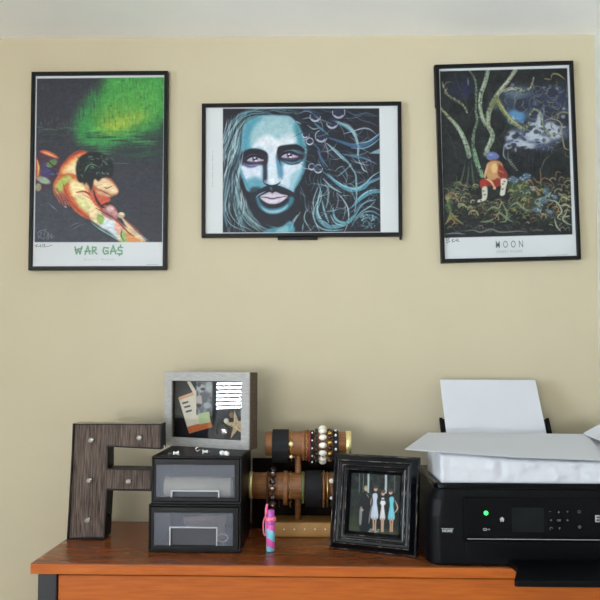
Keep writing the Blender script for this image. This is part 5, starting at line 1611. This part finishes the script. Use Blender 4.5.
def rounded(x0, x1, y0, y1, r, n=8):
    out = []
    for (cx, cy, a0) in ((x0 + r, y0 + r, 180), (x1 - r, y0 + r, 270)):
        for k in range(n + 1):
            a_ = R(a0 + 90 * k / n)
            out.append((cx + r * math.cos(a_), cy + r * math.sin(a_)))
    out += [(x1, y1), (x0, y1)]
    return out


def loft(levels, m, name, bev=0):
    mb = MB(); vs = []; n_ = len(levels[0][1])
    for z, pl in levels: vs += [(x, y, z) for x, y in pl]
    fs = [list(range(n_))[::-1], [(len(levels) - 1) * n_ + k for k in range(n_)]]
    for i in range(len(levels) - 1):
        for k in range(n_):
            k2 = (k + 1) % n_
            fs.append((i * n_ + k, i * n_ + k2, (i + 1) * n_ + k2, (i + 1) * n_ + k))
    mb.add(vs, fs)
    return mb.build(name, m, PT, bev=bev)


Z = TZ
loft([(Z + 0.0002, rounded(QX0 + 0.003, QX1 - 0.003, QY + 0.004, QB, 0.024)),
      (Z + 0.004, rounded(QX0, QX1, QY, QB, 0.024)),
      (Z + HT * 0.60, rounded(QX0, QX1, QY, QB, 0.024)),
      (Z + HT * 0.80, rounded(QX0 + 0.004, QX1 - 0.004, QY + 0.001, QB, 0.024)),
      (Z + HT - 0.012, rounded(QX0 + 0.012, QX1 - 0.012, QY + 0.005, QB, 0.022)),
      (Z + HT - 0.010, rounded(QX0 + 0.014, QX1 - 0.014, QY + 0.007, QB, 0.022))], M['printer'], 'body')
loft([(Z + HT - 0.0095, rounded(QX0 + 0.013, QX1 - 0.013, QY + 0.006, QB - 0.05, 0.020)),
      (Z + HT - 0.002, rounded(QX0 + 0.014, QX1 - 0.014, QY + 0.007, QB - 0.05, 0.020)),
      (Z + HT, rounded(QX0 + 0.017, QX1 - 0.017, QY + 0.010, QB - 0.053, 0.018))], M['printer_gloss'], 'scanner_lid')
# control panel
cy = QY - 0.0035
a = PY(464, 541, cy); b = PY(600, 498.5, cy)
cp = B(a.x, QX1 - 0.03, cy, QY + 0.012, a.z, b.z).build('control_panel', M['printer_gloss'], PT, bev=0.0012)


def on_panel(name, m, mb): return mb.build(name, m, cp)


def pp_(x, y, Y=None): return PY(x, y, cy if Y is None else Y)


a1_ = pp_(512, 532); b1_ = pp_(544, 508)
B(a1_.x, b1_.x, cy - 0.0006, cy + 0.001, a1_.z, b1_.z).build('screen', M['lcd'], cp)
a1_ = pp_(467.5, 539.0)
B(a1_.x, QX1 - 0.034, cy - 0.0008, cy + 0.001, a1_.z - 0.0001, a1_.z + 0.0009).build('trim_line', M['line'], cp)
c = pp_(486, 513)
MB().lathe([(0.0040, 0), (0.0040, 0.0012)], 20, Matrix.Translation((c.x, cy - 0.0008, c.z)) @ Matrix.Rotation(R(-90), 4, 'X')).build('power_button', M['led'], cp)
c = pp_(502, 519.2)
MB().prism([(c.x - 0.0046, c.z - 0.0002), (c.x - 0.0030, c.z - 0.0002), (c.x - 0.0030, c.z - 0.0045), (c.x - 0.0009, c.z - 0.0045), (c.x - 0.0009, c.z - 0.0015), (c.x + 0.0009, c.z - 0.0015), (c.x + 0.0009, c.z - 0.0045), (c.x + 0.0030, c.z - 0.0045), (c.x + 0.0030, c.z - 0.0002), (c.x + 0.0046, c.z - 0.0002), (c.x, c.z + 0.0044)], cy - 0.0007, cy + 0.0005).build('home_icon', M['icon'], cp)
c = pp_(485.3, 529.3)
MB().tube([(c.x + 0.0036 * sx * (1.0) - 0.0006, cy - 0.0005, c.z + sz * 0.0016) for sx, sz in ((-1, 0), (-.7, 1), (.7, 1), (1, 0), (.7, -1), (-.7, -1))], 0.0006, 6, closed=True).build('wireless_icon', M['icon'], cp)
MB().sphere((pp_(489, 529.3).x, cy - 0.0004, c.z), 0.0018, sc=(1, .4, 1)).build('wireless_light', M['icon_dim'], cp)
keys = [(550, 511.6, '-'), (558.8, 511.8, '^'), (567.5, 511.6, '+'), (550.7, 520.2, '<'), (558.8, 520.2, 'OK'), (567.8, 520.2, '>'), (551, 528.6, 'c'), (559.5, 528.6, 'v'), (579, 511.7, 'o'), (579.6, 527, 'd')]
for (x, y, k) in keys:
    c = pp_(x, y)
    s = 0.0018
    mb = MB(); y0, y1 = cy - 0.0006, cy + 0.0004
    if k == '-': mb.box(c.x - s, c.x + s, y0, y1, c.z - .0004, c.z + .0004)
    elif k == '+': mb.box(c.x - s, c.x + s, y0, y1, c.z - .0004, c.z + .0004); mb.box(c.x - .0004, c.x + .0004, y0, y1, c.z - s, c.z + s)
    elif k in '^v<>':
        d = {'^': (0, 1), 'v': (0, -1), '<': (-1, 0), '>': (1, 0)}[k]
        mb.prism([(c.x + d[0] * s, c.z + d[1] * s), (c.x - d[0] * s - d[1] * s, c.z - d[1] * s + d[0] * s), (c.x - d[0] * s + d[1] * s, c.z - d[1] * s - d[0] * s)], y0, y1)
    elif k == 'OK': mb.text('OK', 0.0052, Matrix.Translation((c.x, y0, c.z - 0.0018)), thick=0.0001)
    elif k == 'd': mb.prism([(c.x, c.z + .0034), (c.x + .0034, c.z), (c.x, c.z - .0034), (c.x - .0034, c.z)], y0, y1 - 0.0001)
    else:
        mb.tube([(c.x + 0.0024 * math.cos(t_), y0, c.z + 0.0024 * math.sin(t_)) for t_ in np.linspace(0, 6.28 if k == 'o' else 4.4, 14)], 0.0005, 5)
    mb.build('key', M['icon_dim'], cp)
    if k == 'd':
        MB().box(c.x - .0005, c.x + .0005, y0 - 0.0003, y1, c.z - .0018, c.z + .0018).build('key_mark', M['plastic_black'], cp)
c = pp_(594.6, 521.8)
MB().text('EPSON', 0.0168, Matrix.Translation((c.x, cy - 0.0006, c.z)), align='LEFT', thick=0.0005).build('logo', M['line'], cp)
# HOME badge left of the panel
c0, c1 = PY(441.3, 528.5, QY - 0.0004), PY(453.5, 528.5, QY - 0.0004)
bd = B(c0.x, c1.x, QY - 0.0006, QY + 0.001, c0.z - 0.0004, c0.z + 0.0004)
bd.text('HOME', 0.0065, Matrix.Translation(((c0.x + c1.x) / 2, QY - 0.0006, c0.z - 0.0062)), thick=0.0003, xs=1.0)
bd.build('badge', M['line'], PT)
# output slot and extended tray
a = PY(466, 562, QY); b = PY(600, 543, QY)
B(a.x, QX1 - 0.035, QY - 0.0015, QY + 0.006, Z + 0.003, b.z).build('output_door', M['printer'], PT, bev=0.001)
tx0 = PY(508, 562, QY).x
TYF = QY - 0.125
ty = TYF
zt_ = PY(560, 584, TYF).z
mb = MB()
xa = PY(515, 584, TYF).x
pl = [(tx0, QY - 0.0018), (tx0 + 0.002, QY - 0.05), (xa, TYF + 0.004), (xa + 0.003, TYF), (QX1 - 0.04, TYF), (QX1 - 0.03, QY - 0.0018)]
zb_ = Z + 0.002
vs = [(x, y, zb_) for x, y in pl] + [(x, y, zb_ + 0.0105) for x, y in pl]
n_ = len(pl)
mb.add(vs, [list(range(n_))[::-1], list(range(n_, 2 * n_))] + [(i, (i + 1) % n_, (i + 1) % n_ + n_, i + n_) for i in range(n_)])
mb.build('output_tray', M['printer'], PT, bev=0.0012)
# rear paper support
y0, z0 = -0.155, Z + HT + 0.0012
y1, z1 = -0.040, 1.634
ang = math.atan2(y1 - y0, z1 - z0)
SM = Matrix.Translation((0, y0, z0)) @ Matrix.Rotation(-ang, 4, 'X')
pxa, pxb = PY(439.5, 425, -0.09).x, PY(548, 425, -0.09).x
zs = (PY(440, 418, -0.08).z - z0) / math.cos(ang)
B(pxa, pxb, 0.0012, 0.004, 0.0, zs, SM).build('paper_support', M['printer'], PT, bev=0.001)
for (x0_, x1_) in ((pxa - 0.001, pxa + 0.006), (pxb - 0.006, pxb + 0.001)):
    B(x0_, x1_, -0.003, 0.004, 0.0, zs + 0.001, SM).build('paper_guide', M['printer'], PT, bev=0.001)
zl = (z1 - z0) / math.cos(ang)
pa, pb = PY(442.5, 380, -0.042).x, PY(537.5, 379.5, -0.042).x
pa = (pxa + pxb) / 2 - 0.108; pb = pa + 0.216
sh = MB()
N = 10
for j in range(N + 1):
    pass
sh.box(pa, pb, -0.0002, 0.0008, 0.0, zl, SM)
tag(sh.build('paper_sheet', M['paper']), 'upright white sheet of paper standing in the printer rear feed', 'paper')

# wrapped pack of paper on the lid
KX0 = PY(441.5, 470, QY + 0.01).x
KX1 = QX1 - 0.006
KY0, KY1 = QY + 0.010, -0.178
KZ = Z + HT
nx, nz, ny = 60, 10, 14
rs = np.random.RandomState(5)


def wr(x, y, z):
    v = 0
    for (fx, fy, fz, ph, am) in ((60, 20, 75, 0, .0011), (95, 60, -50, 1.3, .0009), (35, 90, 30, 2.1, .0012), (150, 10, 110, .6, .0006), (210, 40, -170, 3, .0004)):
        v += am * math.sin(fx * x + fy * y + fz * z + ph) * math.cos(fx * .37 * x - fz * .8 * z + ph)
    return v


mb = MB()
h0 = PY(441.5, 452.5, KY0).z - KZ
vs = []; idx = {}


def kv(i, j, k):
    key = (i, j, k)
    if key in idx: return idx[key]
    u, v, t_ = i / nx, j / ny, k / nz
    x = KX0 + (KX1 - KX0) * u; y = KY0 + (KY1 - KY0) * v
    fz = np.interp(x, [0.168, 0.367, 0.53, 0.7], [1.5078, 1.4956, 1.4895, 1.4885])
    hh = (fz - KZ) * (1 - v) + (1.5225 - KZ) * v - 0.0022
    z = KZ + 0.0002 + hh * t_
    e = 0.0035
    if k == nz: x += (e if i == 0 else -e if i == nx else 0); y += (e if j == 0 else -e if j == ny else 0)
    d = wr(x, y, z) * 1.9
    if k > 0:
        if j == 0: y -= abs(d) * 1.6 * (1 if k < nz else 0.3) - 0.0008
        if i == 0: x += d
        if k == nz: z += -abs(d) * 0.4
    idx[key] = len(vs); vs.append((x, y, z))
    return idx[key]


fs = []
for i in range(nx):
    for k in range(nz):
        fs.append((kv(i, 0, k), kv(i + 1, 0, k), kv(i + 1, 0, k + 1), kv(i, 0, k + 1)))
        fs.append((kv(i + 1, ny, k), kv(i, ny, k), kv(i, ny, k + 1), kv(i + 1, ny, k + 1)))
    for j in range(ny):
        fs.append((kv(i, j, nz), kv(i + 1, j, nz), kv(i + 1, j + 1, nz), kv(i, j + 1, nz)))
        fs.append((kv(i, j + 1, 0), kv(i + 1, j + 1, 0), kv(i + 1, j, 0), kv(i, j, 0)))
for j in range(ny):
    for k in range(nz):
        fs.append((kv(0, j + 1, k), kv(0, j, k), kv(0, j, k + 1), kv(0, j + 1, k + 1)))
        fs.append((kv(nx, j, k), kv(nx, j + 1, k), kv(nx, j + 1, k + 1), kv(nx, j, k + 1)))
mb.add(vs, fs, smooth=True)
tag(mb.build('paper_pack', M['wrap']), 'crinkled white wrapped pack of paper lying on the printer lid', 'paper pack')

# large flat sheet lying on the pack, sticking out to the left
A_ = PY(404.3, 449.6, -0.335); B_ = PY(427.8, 432.8, -0.180); C_ = PY(588, 434.3, -0.180); D_ = PY(604, 460.5, -0.345)
E_ = PY(513, 457.3, -0.348)
mb = MB()
NU, NV = 24, 8
vs = []
for s_ in (0, 1):
    for j in range(NV + 1):
        for i in range(NU + 1):
            u, v = i / NU, j / NV
            if u < 0.5: f_ = A_.lerp(E_, u * 2)
            else: f_ = E_.lerp(D_, u * 2 - 1)
            g_ = B_.lerp(C_, u)
            p = f_.lerp(g_, v)
            vs.append((p.x, p.y, p.z + 0.0006 - s_ * 0.0008 + 0.0006 * math.sin(u * 9) * math.sin(v * 3)))
fs = []
o_ = (NU + 1) * (NV + 1)
for j in range(NV):
    for i in range(NU):
        q = j * (NU + 1) + i
        fs.append((q, q + 1, q + NU + 2, q + NU + 1)); fs.append((o_ + q + NU + 1, o_ + q + NU + 2, o_ + q + 1, o_ + q))
for i in range(NU):
    fs.append((o_ + i, o_ + i + 1, i + 1, i)); q = NV * (NU + 1) + i; fs.append((q, q + 1, o_ + q + 1, o_ + q))
for j in range(NV):
    q = j * (NU + 1); fs.append((q, q + NU + 1, o_ + q + NU + 1, o_ + q)); q += NU; fs.append((o_ + q, o_ + q + NU + 1, q + NU + 1, q))
mb.add(vs, fs, smooth=False)
tag(mb.build('paper_sheet', M['paper']), 'large white sheet lying flat on the wrapped pack, its left corner overhanging the printer', 'paper')
# curled sheet at the right edge
mb = MB()
vs = []
NU, NV = 14, 4
q0 = PY(583, 434.2, -0.182); q1 = PY(603, 443, -0.262)
for s_ in (0, 1):
    for j in range(NV + 1):
        for i in range(NU + 1):
            u, v = i / NU, j / NV
            p = q0.lerp(q1, v) if False else Vector((q0.x + (q1.x - q0.x) * v, q0.y + (q1.y - q0.y) * v, q0.z + (q1.z - q0.z) * v + 0.0012))
            vs.append((p.x + 0.085 * u * (1 - 0.2 * v), p.y + 0.012 * u, p.z + 0.030 * math.sin(u * 1.5) * (1 - v * .55) + 0.0008 - s_ * 0.0006))
o_ = (NU + 1) * (NV + 1); fs = []
for j in range(NV):
    for i in range(NU):
        q = j * (NU + 1) + i
        fs.append((q, q + 1, q + NU + 2, q + NU + 1)); fs.append((o_ + q + NU + 1, o_ + q + NU + 2, o_ + q + 1, o_ + q))
for i in range(NU):
    fs.append((o_ + i, o_ + i + 1, i + 1, i)); q = NV * (NU + 1) + i; fs.append((q, q + 1, o_ + q + 1, o_ + q))
for j in range(NV):
    q = j * (NU + 1); fs.append((q, q + NU + 1, o_ + q + NU + 1, o_ + q)); q += NU; fs.append((o_ + q, o_ + q + NU + 1, q + NU + 1, q))
mb.add(vs, fs, smooth=False)
tag(mb.build('paper_sheet', M['paper']), 'curled white sheet rising from the top of the paper stack, right edge of photo', 'paper')

# ------------------------------------------------------------------ groups of repeats
for _o in COL.objects:
    if _o.parent is None and _o.get('category'):
        g = {'framed poster': 'framed posters on the wall', 'drawer box': 'stacked drawer boxes', 'push pin': 'push pins on the drawer box',
             'bracelet': 'bracelets and bangles on the stand', 'bangle': 'bracelets and bangles on the stand', 'paper': 'loose sheets at the printer'}.get(_o['category'])
        if g: _o['group'] = g


# ------------------------------------------------------------------ view
SC.view_settings.view_transform = 'Standard'
SC.view_settings.look = 'None'
SC.view_settings.gamma = 1
SC.view_settings.exposure = 0.12
SC.view_settings.use_curve_mapping = False
SC.cycles.use_denoising = True
SC.cycles.max_bounces = 8
SC.cycles.diffuse_bounces = 5
SC.cycles.transparent_max_bounces = 12
SC.cycles.sample_clamp_indirect = 6
SC.cycles.caustics_reflective = False
SC.cycles.caustics_refractive = False
